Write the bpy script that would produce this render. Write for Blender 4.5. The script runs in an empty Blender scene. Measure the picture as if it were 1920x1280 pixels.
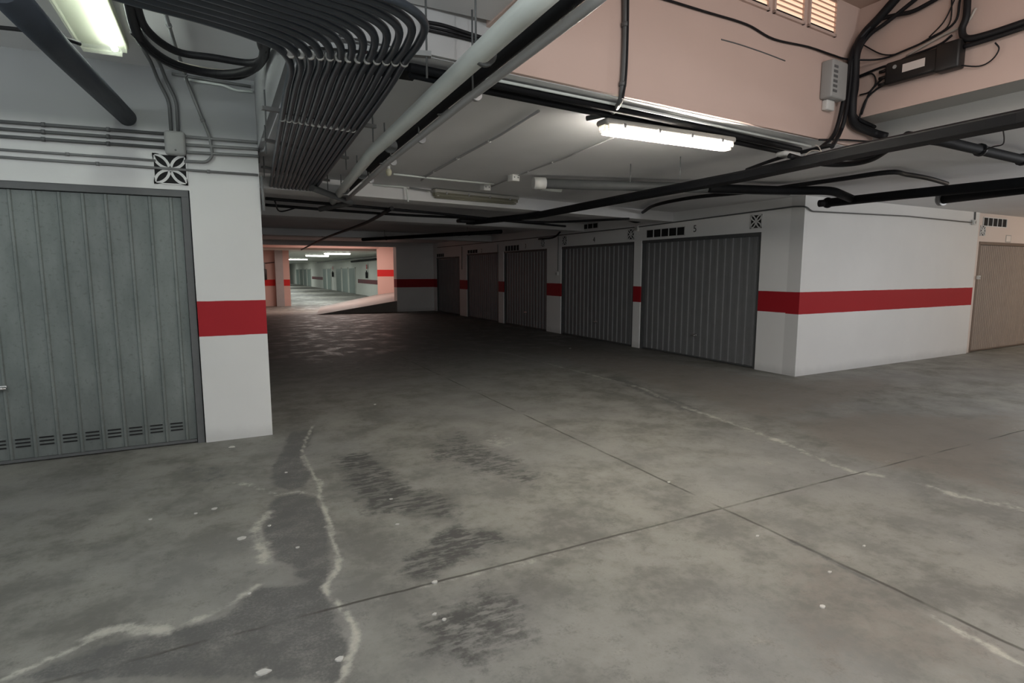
import bpy, bmesh, math, random
import numpy as np
from mathutils import Vector, Matrix
S = bpy.context.scene
COL = S.collection
random.seed(7)
PI = math.pi

# ------------------------------------------------------------------ camera, world, exposure
cam = bpy.data.cameras.new('camera'); camo = bpy.data.objects.new('camera', cam); COL.objects.link(camo)
cam.sensor_width = 36; cam.lens = 36*1070/1920; cam.clip_start = 0.05; cam.clip_end = 300
camo.location = (0, 0, 1.55)
camo.rotation_euler = (math.radians(90-7.03), 0, math.radians(-27.0))
S.camera = camo
S.view_settings.view_transform = 'Standard'; S.view_settings.look = 'None'
S.view_settings.gamma = 1; S.view_settings.use_curve_mapping = False
S.view_settings.exposure = 0.45
w = bpy.data.worlds.new('world'); S.world = w; w.use_nodes = True
w.node_tree.nodes['Background'].inputs[0].default_value = (0.5, 0.55, 0.6, 1)
w.node_tree.nodes['Background'].inputs[1].default_value = 0.02

def area(name, loc, size, power, color, rot=(0, 0, 0)):
    l = bpy.data.lights.new(name, 'AREA'); l.shape = 'RECTANGLE'; l.size, l.size_y = size
    l.energy = power; l.color = color
    o = bpy.data.objects.new(name, l); COL.objects.link(o); o.location = loc; o.rotation_euler = rot
    return o
COOL = (0.92, 0.99, 1.0); WARM = (1.0, 0.84, 0.68); PINKL = (1.0, 0.78, 0.70)
def point(name, loc, rad, power, color):
    l = bpy.data.lights.new(name, 'POINT'); l.shadow_soft_size = rad; l.energy = power; l.color = color
    o = bpy.data.objects.new(name, l); COL.objects.link(o); o.location = loc; return o
# stand-ins for unseen luminaires outside the frame, shining all round to lift the ceiling
point('unseen_light_behind', (0.2, -1.2, 2.35), .25, 48, COOL)
point('unseen_light_behind', (-3.0, 2.4, 2.55), .25, 42, COOL)
point('unseen_light_behind', (3.4, -2.6, 2.20), .25, 96, (.98, .98, 1))
point('unseen_light_behind', (-0.7, 0.5, 2.60), .2, 26, COOL)  # added fill that brightens the upper left ceiling and the ducts
point('lamp_light_right', (9.2, 0.8, 2.10), .25, 122, (.97, .98, 1))
point('lamp_light_right', (14.9, 2.6, 2.25), .25, 75, WARM)
# unseen area light aimed to brighten the shaft walls; daylight of the far ramp shaft
area('shaft_fill_light', (2.3, -0.4, 3.62), (1.6, 2.4), 62, (1, .93, .88), (.30, -.62, 0))
area('ramp_daylight', (5.0, 27.5, 3.10), (3.5, 3.5), 150, PINKL)

# ------------------------------------------------------------------ materials
def nt(name):
    m = bpy.data.materials.new(name); m.use_nodes = True
    return m, m.node_tree.nodes, m.node_tree.links, m.node_tree.nodes['Principled BSDF']
def noise(N, L, pos, scale, detail=4, rough=.55, out='Fac'):
    n = N.new('ShaderNodeTexNoise'); n.inputs['Scale'].default_value = scale
    n.inputs['Detail'].default_value = detail; n.inputs['Roughness'].default_value = rough
    L.new(pos, n.inputs['Vector']); return n.outputs[out]
def mathn(N, L, op, a, b=None, c=None, clamp=False):
    n = N.new('ShaderNodeMath'); n.operation = op; n.use_clamp = clamp
    for i, v in enumerate((a, b, c)):
        if v is None: continue
        if hasattr(v, 'is_linked'): L.new(v, n.inputs[i])
        else: n.inputs[i].default_value = v
    return n.outputs[0]
def sstep(N, L, v, lo, hi):
    n = N.new('ShaderNodeMapRange'); n.interpolation_type = 'SMOOTHSTEP'
    L.new(v, n.inputs['Value']); n.inputs['From Min'].default_value = lo; n.inputs['From Max'].default_value = hi
    return n.outputs['Result']
def mixc(N, L, f, a, b):
    n = N.new('ShaderNodeMix'); n.data_type = 'RGBA'
    if hasattr(f, 'is_linked'): L.new(f, n.inputs[0])
    else: n.inputs[0].default_value = f
    for i, v in ((6, a), (7, b)):
        if hasattr(v, 'is_linked'): L.new(v, n.inputs[i])
        else: n.inputs[i].default_value = (*v, 1)
    return n.outputs[2]
def posn(N):
    return N.new('ShaderNodeNewGeometry').outputs['Position']
def mat(name, c, rough=.6, var=.10, scale=6, bump=0., metal=0., spec=.4, bscale=60):
    m, N, L, B = nt(name)
    p = posn(N)
    f = noise(N, L, p, scale)
    col = mixc(N, L, f, tuple(x*(1-var) for x in c), tuple(min(1, x*(1+var)) for x in c))
    L.new(col, B.inputs['Base Color'])
    B.inputs['Roughness'].default_value = rough; B.inputs['Metallic'].default_value = metal
    B.inputs['Specular IOR Level'].default_value = spec
    if bump:
        b = N.new('ShaderNodeBump'); b.inputs['Strength'].default_value = bump; b.inputs['Distance'].default_value = .01
        L.new(noise(N, L, p, bscale), b.inputs['Height']); L.new(b.outputs[0], B.inputs['Normal'])
    return m
def wall_mat(name, c, band=None, red=(.36, .012, .020), var=.06, dirt=0.10, upper=None):
    m, N, L, B = nt(name)
    p = posn(N); sx = N.new('ShaderNodeSeparateXYZ'); L.new(p, sx.inputs[0]); z = sx.outputs[2]
    f = noise(N, L, p, 1.3, 3)
    col = mixc(N, L, f, tuple(x*(1-var) for x in c), tuple(min(1, x*(1+var)) for x in c))
    # grime along the foot of the wall
    g = mathn(N, L, 'ADD', z, mathn(N, L, 'MULTIPLY', noise(N, L, p, 5), -.12))
    d = mathn(N, L, 'SUBTRACT', 1., sstep(N, L, g, -.06, .10))
    col = mixc(N, L, mathn(N, L, 'MULTIPLY', d, dirt*4), col, tuple(x*.55 for x in c))
    if band:
        zz = mathn(N, L, 'ADD', z, mathn(N, L, 'MULTIPLY', mathn(N, L, 'SUBTRACT', noise(N, L, p, 7), .5), .008))
        a = mathn(N, L, 'MULTIPLY', sstep(N, L, zz, band[0]-.003, band[0]+.003),
                  mathn(N, L, 'SUBTRACT', 1., sstep(N, L, zz, band[1]-.003, band[1]+.003)))
        col = mixc(N, L, a, col, red)
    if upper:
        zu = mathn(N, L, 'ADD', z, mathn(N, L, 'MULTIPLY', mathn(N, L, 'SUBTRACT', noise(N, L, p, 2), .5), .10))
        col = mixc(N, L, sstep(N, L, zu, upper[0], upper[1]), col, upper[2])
    L.new(col, B.inputs['Base Color']); B.inputs['Roughness'].default_value = .62
    B.inputs['Specular IOR Level'].default_value = .3
    b = N.new('ShaderNodeBump'); b.inputs['Strength'].default_value = .12; b.inputs['Distance'].default_value = .01
    L.new(noise(N, L, p, 9, 5), b.inputs['Height']); L.new(b.outputs[0], B.inputs['Normal'])
    return m
def emit(name, c, s):
    m, N, L, B = nt(name)
    B.inputs['Base Color'].default_value = (*c, 1)
    B.inputs['Emission Color'].default_value = (*c, 1); B.inputs['Emission Strength'].default_value = s
    return m
def cover_mat(name, c, clear=.7):
    m, N, L, B = nt(name)
    t = N.new('ShaderNodeBsdfTransparent'); mx = N.new('ShaderNodeMixShader'); mx.inputs[0].default_value = 1-clear
    t.inputs[0].default_value = (.97, .97, .95, 1)
    tr = N.new('ShaderNodeBsdfTranslucent'); tr.inputs[0].default_value = (*c, 1)
    ad = N.new('ShaderNodeMixShader'); ad.inputs[0].default_value = .5
    B.inputs['Base Color'].default_value = (*c, 1); B.inputs['Roughness'].default_value = .35
    L.new(tr.outputs[0], ad.inputs[1]); L.new(B.outputs[0], ad.inputs[2])
    L.new(t.outputs[0], mx.inputs[1]); L.new(ad.outputs[0], mx.inputs[2])
    L.new(mx.outputs[0], N['Material Output'].inputs[0])
    return m
WHITE = (.70, .705, .70); CEIL = (.70, .705, .715); PINK = (.60, .455, .40)
M = dict(
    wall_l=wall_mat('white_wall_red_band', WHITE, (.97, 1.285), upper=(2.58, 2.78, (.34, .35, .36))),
    wall_r=wall_mat('white_wall_red_band_right', (.82, .825, .82), (.93, 1.245)),
    wall_w=wall_mat('white_wall_red_band_corner', WHITE, (.92, 1.245)),
    wall_p=wall_mat('plain_white_wall', WHITE),
    ceil=wall_mat('grey_ceiling_plaster', CEIL, var=.10, dirt=0),
    beam=wall_mat('pale_beam_plaster', (.70, .70, .70), var=.08, dirt=0),
    pink=wall_mat('pink_plaster', PINK, var=.06, dirt=0),
    pinkband=wall_mat('pink_wall_red_band', (.62, .43, .38), (1.27, 1.62), red=(.55, .02, .02), dirt=0),
    pinkbandl=wall_mat('pink_wall_red_band_low', (.62, .43, .38), (.78, 1.11), red=(.55, .02, .02), dirt=0),
    hallw=wall_mat('far_hall_white', (.60, .62, .58), dirt=0),
    maroon=mat('maroon_band', (.12, .012, .02)),
    door_l=None,
    door=mat('dark_grey_door_paint', (.185, .190, .196), .48, .12, 5, .05, .0, .4),
    doorf=mat('dark_door_frame', (.085, .09, .092), .5, .1),
    doorb=mat('brown_door_paint', (.33, .27, .225), .5, .12, 5),
    doorg=mat('pale_green_door', (.22, .27, .25), .4, .1),
    dark=mat('dark_void', (.012, .012, .013), .8),
    metal=mat('chrome', (.75, .75, .75), .25, .02, 6, 0, 1.),
    galv=mat('galvanised_steel', (.30, .30, .30), .45, .1, 9, 0, .6),
    duct=mat('blue_black_duct', (.034, .045, .060), .36, .2, 12, 0, 0, .55),
    black=mat('black_cable', (.009, .009, .011), .55, .2, 9, 0, 0, .3),
    blackpipe=mat('black_pipe', (.007, .0075, .009), .65, .25, 7, 0, 0, .15),
    bluepipe=mat('dark_slate_pipe', (.038, .047, .062), .6, .2, 7),
    greyp=mat('grey_conduit', (.20, .205, .205), .5, .15, 9),
    greyd=mat('dark_grey_conduit', (.115, .12, .122), .5, .15, 9),
    wpipe=mat('pale_grey_pvc', (.70, .74, .71), .4, .10, 4),
    gpipe=mat('grey_pvc', (.36, .36, .36), .45, .10, 4),
    box=mat('grey_box_plastic', (.33, .335, .33), .5, .08),
    boxw=mat('white_box_plastic', (.62, .62, .60), .5, .05),
    boxb=mat('black_box_plastic', (.014, .013, .013), .42, .1),
    paper=mat('white_label', (.72, .66, .62), .6, .03),
    lamptray=mat('cream_lamp_tray', (.58, .60, .48), .5, .04),
    lampbase=mat('grey_lamp_base', (.34, .33, .30), .5, .05),
    number=mat('black_stencil_paint', (.03, .03, .03), .7),
    flake=mat('white_scrap', (.56, .55, .52), .8),
    red=mat('red_enamel', (.45, .02, .02), .3),
    louvre=mat('cream_louvre', (.62, .42, .33), .5, .05),
    bulb=mat('cream_bulb_glass', (.58, .56, .42), .3, .03),
    wire=mat('pale_wire', (.42, .38, .34), .5),
    tube_cool=emit('lit_tube_cool', (.93, 1, .97), 14),
    tube_warm=emit('lit_tube_warm', (1, .94, .86), 150),
    tube_far=emit('lit_tube_far', (.96, 1, .96), 14),
    tube_off=mat('unlit_tube', (.55, .55, .52), .3),
    cover_a=cover_mat('clear_cream_cover', (.75, .78, .66), .80),
    cover_b=cover_mat('clear_cover', (.85, .80, .70), .62),
    cover_c=cover_mat('yellowed_cover', (.40, .38, .28), .45),
    sky=emit('daylight_behind_louvre', (1, .76, .56), .5),
)
def left_door_mat():
    m, N, L, B = nt('worn_grey_green_door')
    p = posn(N); sx = N.new('ShaderNodeSeparateXYZ'); L.new(p, sx.inputs[0])
    mp = N.new('ShaderNodeMapping'); mp.inputs['Scale'].default_value = (1, 1, .35); L.new(p, mp.inputs[0])
    f = noise(N, L, mp.outputs[0], 5, 6, .65)
    col = mixc(N, L, sstep(N, L, f, .3, .7), (.165, .190, .184), (.225, .250, .243))
    g = noise(N, L, p, 34, 6, .7)
    col = mixc(N, L, mathn(N, L, 'MULTIPLY', sstep(N, L, g, .52, .72), .55), col, (.10, .113, .108))
    # dirt rubbed onto the lower half
    low = mathn(N, L, 'SUBTRACT', 1., sstep(N, L, mathn(N, L, 'ADD', sx.outputs[2], mathn(N, L, 'MULTIPLY', f, .6)), .2, 1.2))
    col = mixc(N, L, mathn(N, L, 'MULTIPLY', low, .45), col, (.095, .100, .096))
    L.new(col, B.inputs['Base Color']); B.inputs['Roughness'].default_value = .5; B.inputs['Specular IOR Level'].default_value = .35
    b = N.new('ShaderNodeBump'); b.inputs['Strength'].default_value = .15; b.inputs['Distance'].default_value = .01
    L.new(f, b.inputs['Height']); L.new(b.outputs[0], B.inputs['Normal'])
    return m
M['door_l'] = left_door_mat()

def floor_mat():
    m, N, L, B = nt('stained_concrete')
    p = posn(N); sx = N.new('ShaderNodeSeparateXYZ'); L.new(p, sx.inputs[0]); X, Y = sx.outputs[0], sx.outputs[1]
    big = noise(N, L, p, .55, 3); mid = noise(N, L, p, 2.4, 5, .6); fine = noise(N, L, p, 16, 6, .7); grit = noise(N, L, p, 75, 4, .7)
    col = mixc(N, L, sstep(N, L, mathn(N, L, 'ADD', mid, mathn(N, L, 'MULTIPLY', mathn(N, L, 'SUBTRACT', fine, .5), .5)), .32, .68), (.160, .157, .139), (.292, .286, .257))
    col = mixc(N, L, mathn(N, L, 'MULTIPLY', sstep(N, L, big, .4, .65), .5), col, (.265, .263, .256))
    col = mixc(N, L, mathn(N, L, 'MULTIPLY', sstep(N, L, fine, .45, .75), .45), col, (.19, .187, .172))
    col = mixc(N, L, mathn(N, L, 'MULTIPLY', sstep(N, L, grit, .5, .8), .3), col, (.16, .158, .148))
    at = N.new('ShaderNodeAttribute'); at.attribute_name = 'stain'
    sc = N.new('ShaderNodeSeparateColor'); L.new(at.outputs['Color'], sc.inputs[0])
    md7 = noise(N, L, p, 7, 7, .68)
    cen = lambda q, k: mathn(N, L, 'MULTIPLY', mathn(N, L, 'SUBTRACT', q, .5), k)
    nz = mathn(N, L, 'ADD', mathn(N, L, 'ADD', cen(mid, .7), cen(fine, .9)), cen(md7, 1.0))
    # pores and small dark specks everywhere
    sp = mathn(N, L, 'MULTIPLY', sstep(N, L, mathn(N, L, 'ADD', md7, cen(grit, .5)), .54, .72), .52)
    col = mixc(N, L, sp, col, (.14, .138, .128))
    brown = mathn(N, L, 'MULTIPLY', sstep(N, L, mathn(N, L, 'ADD', sc.outputs[2], nz), .25, .95), .8)
    col = mixc(N, L, brown, col, (.215, .190, .166))
    dk = mathn(N, L, 'MULTIPLY', mathn(N, L, 'MULTIPLY', sstep(N, L, mathn(N, L, 'ADD', sc.outputs[0], nz), .32, .75), sstep(N, L, mathn(N, L, 'ADD', md7, cen(grit, .8)), .1, .62)), .95)
    col = mixc(N, L, dk, col, (.120, .119, .115))
    lt = mathn(N, L, 'MULTIPLY', sstep(N, L, mathn(N, L, 'ADD', sc.outputs[1], mathn(N, L, 'MULTIPLY', nz, 1.7)), .30, 1.10), .70)
    col = mixc(N, L, lt, col, (.60, .58, .51))
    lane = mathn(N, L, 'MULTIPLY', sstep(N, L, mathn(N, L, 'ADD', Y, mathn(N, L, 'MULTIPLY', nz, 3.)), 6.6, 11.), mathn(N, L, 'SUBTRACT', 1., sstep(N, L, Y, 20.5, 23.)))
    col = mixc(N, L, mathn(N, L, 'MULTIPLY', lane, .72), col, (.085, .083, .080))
    tread = at.outputs['Alpha']
    mp = N.new('ShaderNodeMapping'); mp.inputs['Rotation'].default_value = (0, 0, .25); mp.inputs['Scale'].default_value = (7, 26, 1); L.new(p, mp.inputs[0])
    tn = noise(N, L, mp.outputs[0], 1.0, 3, .6)
    col = mixc(N, L, mathn(N, L, 'MULTIPLY', sstep(N, L, mathn(N, L, 'ADD', tread, nz), .3, 1.), .30), col, (.12, .119, .113))
    td = mathn(N, L, 'MULTIPLY', mathn(N, L, 'MULTIPLY', sstep(N, L, mathn(N, L, 'ADD', tread, nz), .3, .9), sstep(N, L, mathn(N, L, 'ADD', tn, mathn(N, L, 'MULTIPLY', nz, .5)), .36, .58)), .92)
    col = mixc(N, L, td, col, (.075, .074, .070))
    # saw-cut joints
    wob = mathn(N, L, 'MULTIPLY', mathn(N, L, 'SUBTRACT', noise(N, L, p, 3, 4), .5), .03)
    j1 = mathn(N, L, 'ABSOLUTE', mathn(N, L, 'SUBTRACT', mathn(N, L, 'ADD', Y, wob), 2.578))
    j2 = mathn(N, L, 'ABSOLUTE', mathn(N, L, 'SUBTRACT', mathn(N, L, 'ADD', X, wob), 2.87))
    k1 = mathn(N, L, 'SUBTRACT', 1., sstep(N, L, j1, .003, .013))
    k2 = mathn(N, L, 'SUBTRACT', 1., sstep(N, L, j2, .003, .017))
    kk = mathn(N, L, 'MULTIPLY', mathn(N, L, 'MAXIMUM', k1, k2), sstep(N, L, noise(N, L, p, 1.7, 4), .36, .55))
    col = mixc(N, L, mathn(N, L, 'MULTIPLY', kk, .85), col, (.06, .055, .047))
    L.new(col, B.inputs['Base Color'])
    # smoother, almost damp concrete further down the lane
    pol = sstep(N, L, Y, 8.5, 12.)
    r = mathn(N, L, 'SUBTRACT', .66, mathn(N, L, 'MULTIPLY', pol, mathn(N, L, 'ADD', .06, mathn(N, L, 'MULTIPLY', sstep(N, L, mid, .48, .66), .20))))
    L.new(r, B.inputs['Roughness']); B.inputs['Specular IOR Level'].default_value = .30
    b = N.new('ShaderNodeBump'); L.new(mathn(N, L, 'SUBTRACT', .30, mathn(N, L, 'MULTIPLY', sstep(N, L, Y, 6., 12.), .275)), b.inputs['Strength']); b.inputs['Distance'].default_value = .008
    hh = mathn(N, L, 'SUBTRACT', mathn(N, L, 'ADD', fine, mathn(N, L, 'MULTIPLY', grit, .4)), mathn(N, L, 'MULTIPLY', kk, .8))
    L.new(hh, b.inputs['Height']); L.new(b.outputs[0], B.inputs['Normal'])
    return m

# ------------------------------------------------------------------ mesh helpers
OFF = {}
def setp(o, label=None, cat=None, group=None, kind=None):
    for k, v in (('label', label), ('category', cat), ('group', group), ('kind', kind)):
        if v: o[k] = v
    return o
def thing(name, label, cat, loc, group=None):
    o = bpy.data.objects.new(name, None); COL.objects.link(o); o.empty_display_size = .1
    o.location = loc; OFF[o] = Vector(loc)
    return setp(o, label, cat, group)
def frame(o, u, nrm, up=(0, 0, 1)):
    u = Vector(u).normalized(); nrm = Vector(nrm).normalized(); up = Vector(up)
    m = Matrix((u, nrm, up)).transposed().to_4x4(); m.translation = Vector(o); return m
class MB:
    def __init__(s, m=None): s.v = []; s.f = []; s.sm = []; s.m = m
    def add(s, vs, fs, smooth=False):
        k = len(s.v)
        for v in vs:
            v = Vector(v); s.v.append(s.m @ v if s.m else v)
        for f in fs: s.f.append(tuple(i+k for i in f)); s.sm.append(smooth)
        return s
    def box(s, a, b):
        x0, x1 = sorted((a[0], b[0])); y0, y1 = sorted((a[1], b[1])); z0, z1 = sorted((a[2], b[2]))
        vs = [(x0,y0,z0),(x1,y0,z0),(x1,y1,z0),(x0,y1,z0),(x0,y0,z1),(x1,y0,z1),(x1,y1,z1),(x0,y1,z1)]
        return s.add(vs, [(0,3,2,1),(4,5,6,7),(0,1,5,4),(1,2,6,5),(2,3,7,6),(3,0,4,7)])
    def bbox(s, a, b, r=.01, seg=3):
        """box with rounded edges"""
        bm = bmesh.new(); bmesh.ops.create_cube(bm, size=1)
        d = [abs(b[i]-a[i]) for i in range(3)]; c = [(b[i]+a[i])/2 for i in range(3)]
        for v in bm.verts: v.co = Vector([v.co[i]*d[i]+c[i] for i in range(3)])
        bmesh.ops.bevel(bm, geom=bm.edges[:], offset=min(r, min(d)*.45), segments=seg, affect='EDGES', profile=.5)
        bm.verts.index_update()
        s.add([v.co.copy() for v in bm.verts], [[v.index for v in f.verts] for f in bm.faces], True); bm.free(); return s
    def prism(s, poly, z0, z1):
        n = len(poly); vs = [(x, y, z0) for x, y in poly]+[(x, y, z1) for x, y in poly]
        return s.add(vs, [tuple(range(n))[::-1], tuple(range(n, 2*n))]+[(i, (i+1) % n, n+(i+1) % n, n+i) for i in range(n)])
    def sweep(s, pts, prof, closed=True, caps=True, smooth=True, upv=(0, 0, 1)):
        """sweep a 2-D profile (list of (a,b)) along pts; a = sideways, b = up"""
        pts = [Vector(p) for p in pts]; n = len(pts); k = len(prof); vs = []; side = None
        for i, p in enumerate(pts):
            t = (pts[min(i+1, n-1)]-pts[max(i-1, 0)])
            if t.length < 1e-9: t = Vector((0, 0, 1))
            t.normalize()
            if side is None:
                a = Vector(upv)
                if abs(t.dot(a)) > .95: a = Vector((0, 1, 0)) if abs(t.y) < .9 else Vector((1, 0, 0))
                side = t.cross(a).normalized()
            else:
                side = side-t*side.dot(t)
                side = side.normalized() if side.length > 1e-6 else t.orthogonal().normalized()
            upx = side.cross(t)
            for a, b in prof: vs.append(p+side*a+upx*b)
        fs = [(i*k+j, i*k+(j+1) % k, (i+1)*k+(j+1) % k, (i+1)*k+j) for i in range(n-1) for j in range(k)]
        s.add(vs, fs, smooth)
        if caps:
            b0 = len(s.v)-n*k
            s.f += [tuple(b0+j for j in range(k))[::-1], tuple(b0+(n-1)*k+j for j in range(k))]; s.sm += [False, False]
        return s
    def tube(s, pts, r, n=10):
        return s.sweep(pts, [(r*math.cos(2*PI*j/n), r*math.sin(2*PI*j/n)) for j in range(n)])
    def rect(s, pts, w, h):
        return s.sweep(pts, [(-w/2, -h/2), (w/2, -h/2), (w/2, h/2), (-w/2, h/2)], smooth=False)
    def ball(s, c, r, n=12, sc=(1, 1, 1)):
        vs = []; fs = []
        for i in range(n+1):
            a = PI*i/n
            for j in range(n):
                b = 2*PI*j/n; vs.append((c[0]+r*sc[0]*math.sin(a)*math.cos(b), c[1]+r*sc[1]*math.sin(a)*math.sin(b), c[2]+r*sc[2]*math.cos(a)))
        for i in range(n):
            for j in range(n): fs.append((i*n+j, (i+1)*n+j, (i+1)*n+(j+1) % n, i*n+(j+1) % n))
        return s.add(vs, fs, True)
    def build(s, name, m, parent=None, label=None, cat=None, group=None, kind=None):
        me = bpy.data.meshes.new(name)
        if parent is not None: o0 = OFF[parent]
        else:
            xs = [v.x for v in s.v]; ys = [v.y for v in s.v]
            o0 = Vector(((min(xs)+max(xs))/2, (min(ys)+max(ys))/2, min(v.z for v in s.v)))
        me.from_pydata([v-o0 for v in s.v], [], s.f)
        me.polygons.foreach_set('use_smooth', s.sm)
        bm = bmesh.new(); bm.from_mesh(me)
        bmesh.ops.remove_doubles(bm, verts=bm.verts, dist=1e-5)
        bmesh.ops.recalc_face_normals(bm, faces=bm.faces); bm.to_mesh(me); bm.free()
        me.materials.append(m); o = bpy.data.objects.new(name, me); COL.objects.link(o)
        if parent is not None: o.parent = parent
        else: o.location = o0
        OFF[o] = o0
        return setp(o, label, cat, group, kind)
def struct(name, b, m): return b.build(name, m, kind='structure')
def smooth(pts, n=6):
    """Catmull-Rom through points"""
    P = [Vector(p) for p in pts]
    if len(P) < 3: return P
    P = [P[0]*2-P[1]]+P+[P[-1]*2-P[-2]]; out = []
    for i in range(1, len(P)-2):
        a, b, c, d = P[i-1:i+3]
        for k in range(n):
            t = k/n; out.append(.5*((2*b)+(c-a)*t+(2*a-5*b+4*c-d)*t*t+(3*b-a-3*c+d)*t**3))
    return out+[P[-2]]
def fillet(pts, r=.05, n=5):
    P = [Vector(p) for p in pts]; out = [P[0]]
    for i in range(1, len(P)-1):
        a, b, c = P[i-1], P[i], P[i+1]; q = min(r, (a-b).length*.45, (c-b).length*.45)
        s, e = b+(a-b).normalized()*q, b+(c-b).normalized()*q
        for k in range(n+1):
            t = k/n; out.append(s*(1-t)**2+b*2*t*(1-t)+e*t*t)
    return out+[P[-1]]
def cable(name, pts, r, m, label, cat='cable', group=None, n=8, k=6):
    return MB().tube(smooth(pts, k), r, n).build(name, m, None, label, cat, group)
def pipe(name, pts, r, m, label, cat='pipe', bend=.06, group=None, clips=None, clip_m=None, n=12, clip_name='clip', clip_w=.025):
    """rigid pipe with optional saddle clips (positions as fractions of the first-to-last polyline)"""
    pp = fillet(pts, bend) if len(pts) > 2 else [Vector(p) for p in pts]
    if not clips: return MB().tube(pp, r, n).build(name, m, None, label, cat, group)
    o = thing(name, label, cat, pp[0], group)
    MB().tube(pp, r, n).build('tube', m, o)
    P = [Vector(p) for p in pts]; ln = [(P[i+1]-P[i]).length for i in range(len(P)-1)]; tot = sum(ln)
    for t in clips:
        d = t*tot; i = 0
        while d > ln[i] and i < len(ln)-1: d -= ln[i]; i += 1
        dr = (P[i+1]-P[i]).normalized(); c = P[i]+dr*d
        MB().tube([c-dr*clip_w/2, c+dr*clip_w/2], r*1.25+.002, n).build(clip_name, clip_m or m, o)
    return o
def copy_thing(o, delta, label=None):
    r = o.copy(); COL.objects.link(r); r.location = Vector(o.location)+Vector(delta); OFF[r] = OFF[o]+Vector(delta)
    if label: r['label'] = label
    for c in list(o.children):
        d = c.copy(); COL.objects.link(d); d.parent = r
        for g in list(c.children):
            e = g.copy(); COL.objects.link(e); e.parent = d
    return r

# ------------------------------------------------------------------ the shell
ZC = 2.62          # ceiling over the lanes
ZN = 3.22          # higher ceiling left of the lane
PX0, PY0, PX1, PY1 = 1.445, 2.899, 4.469, 3.173        # foot of the pink cross wall
def py(x): return PY0+(x-PX0)*(PY1-PY0)/(PX1-PX0)
def by(x): return 7.203+(x-1.76)*.1735                 # front of the cross beam

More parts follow.
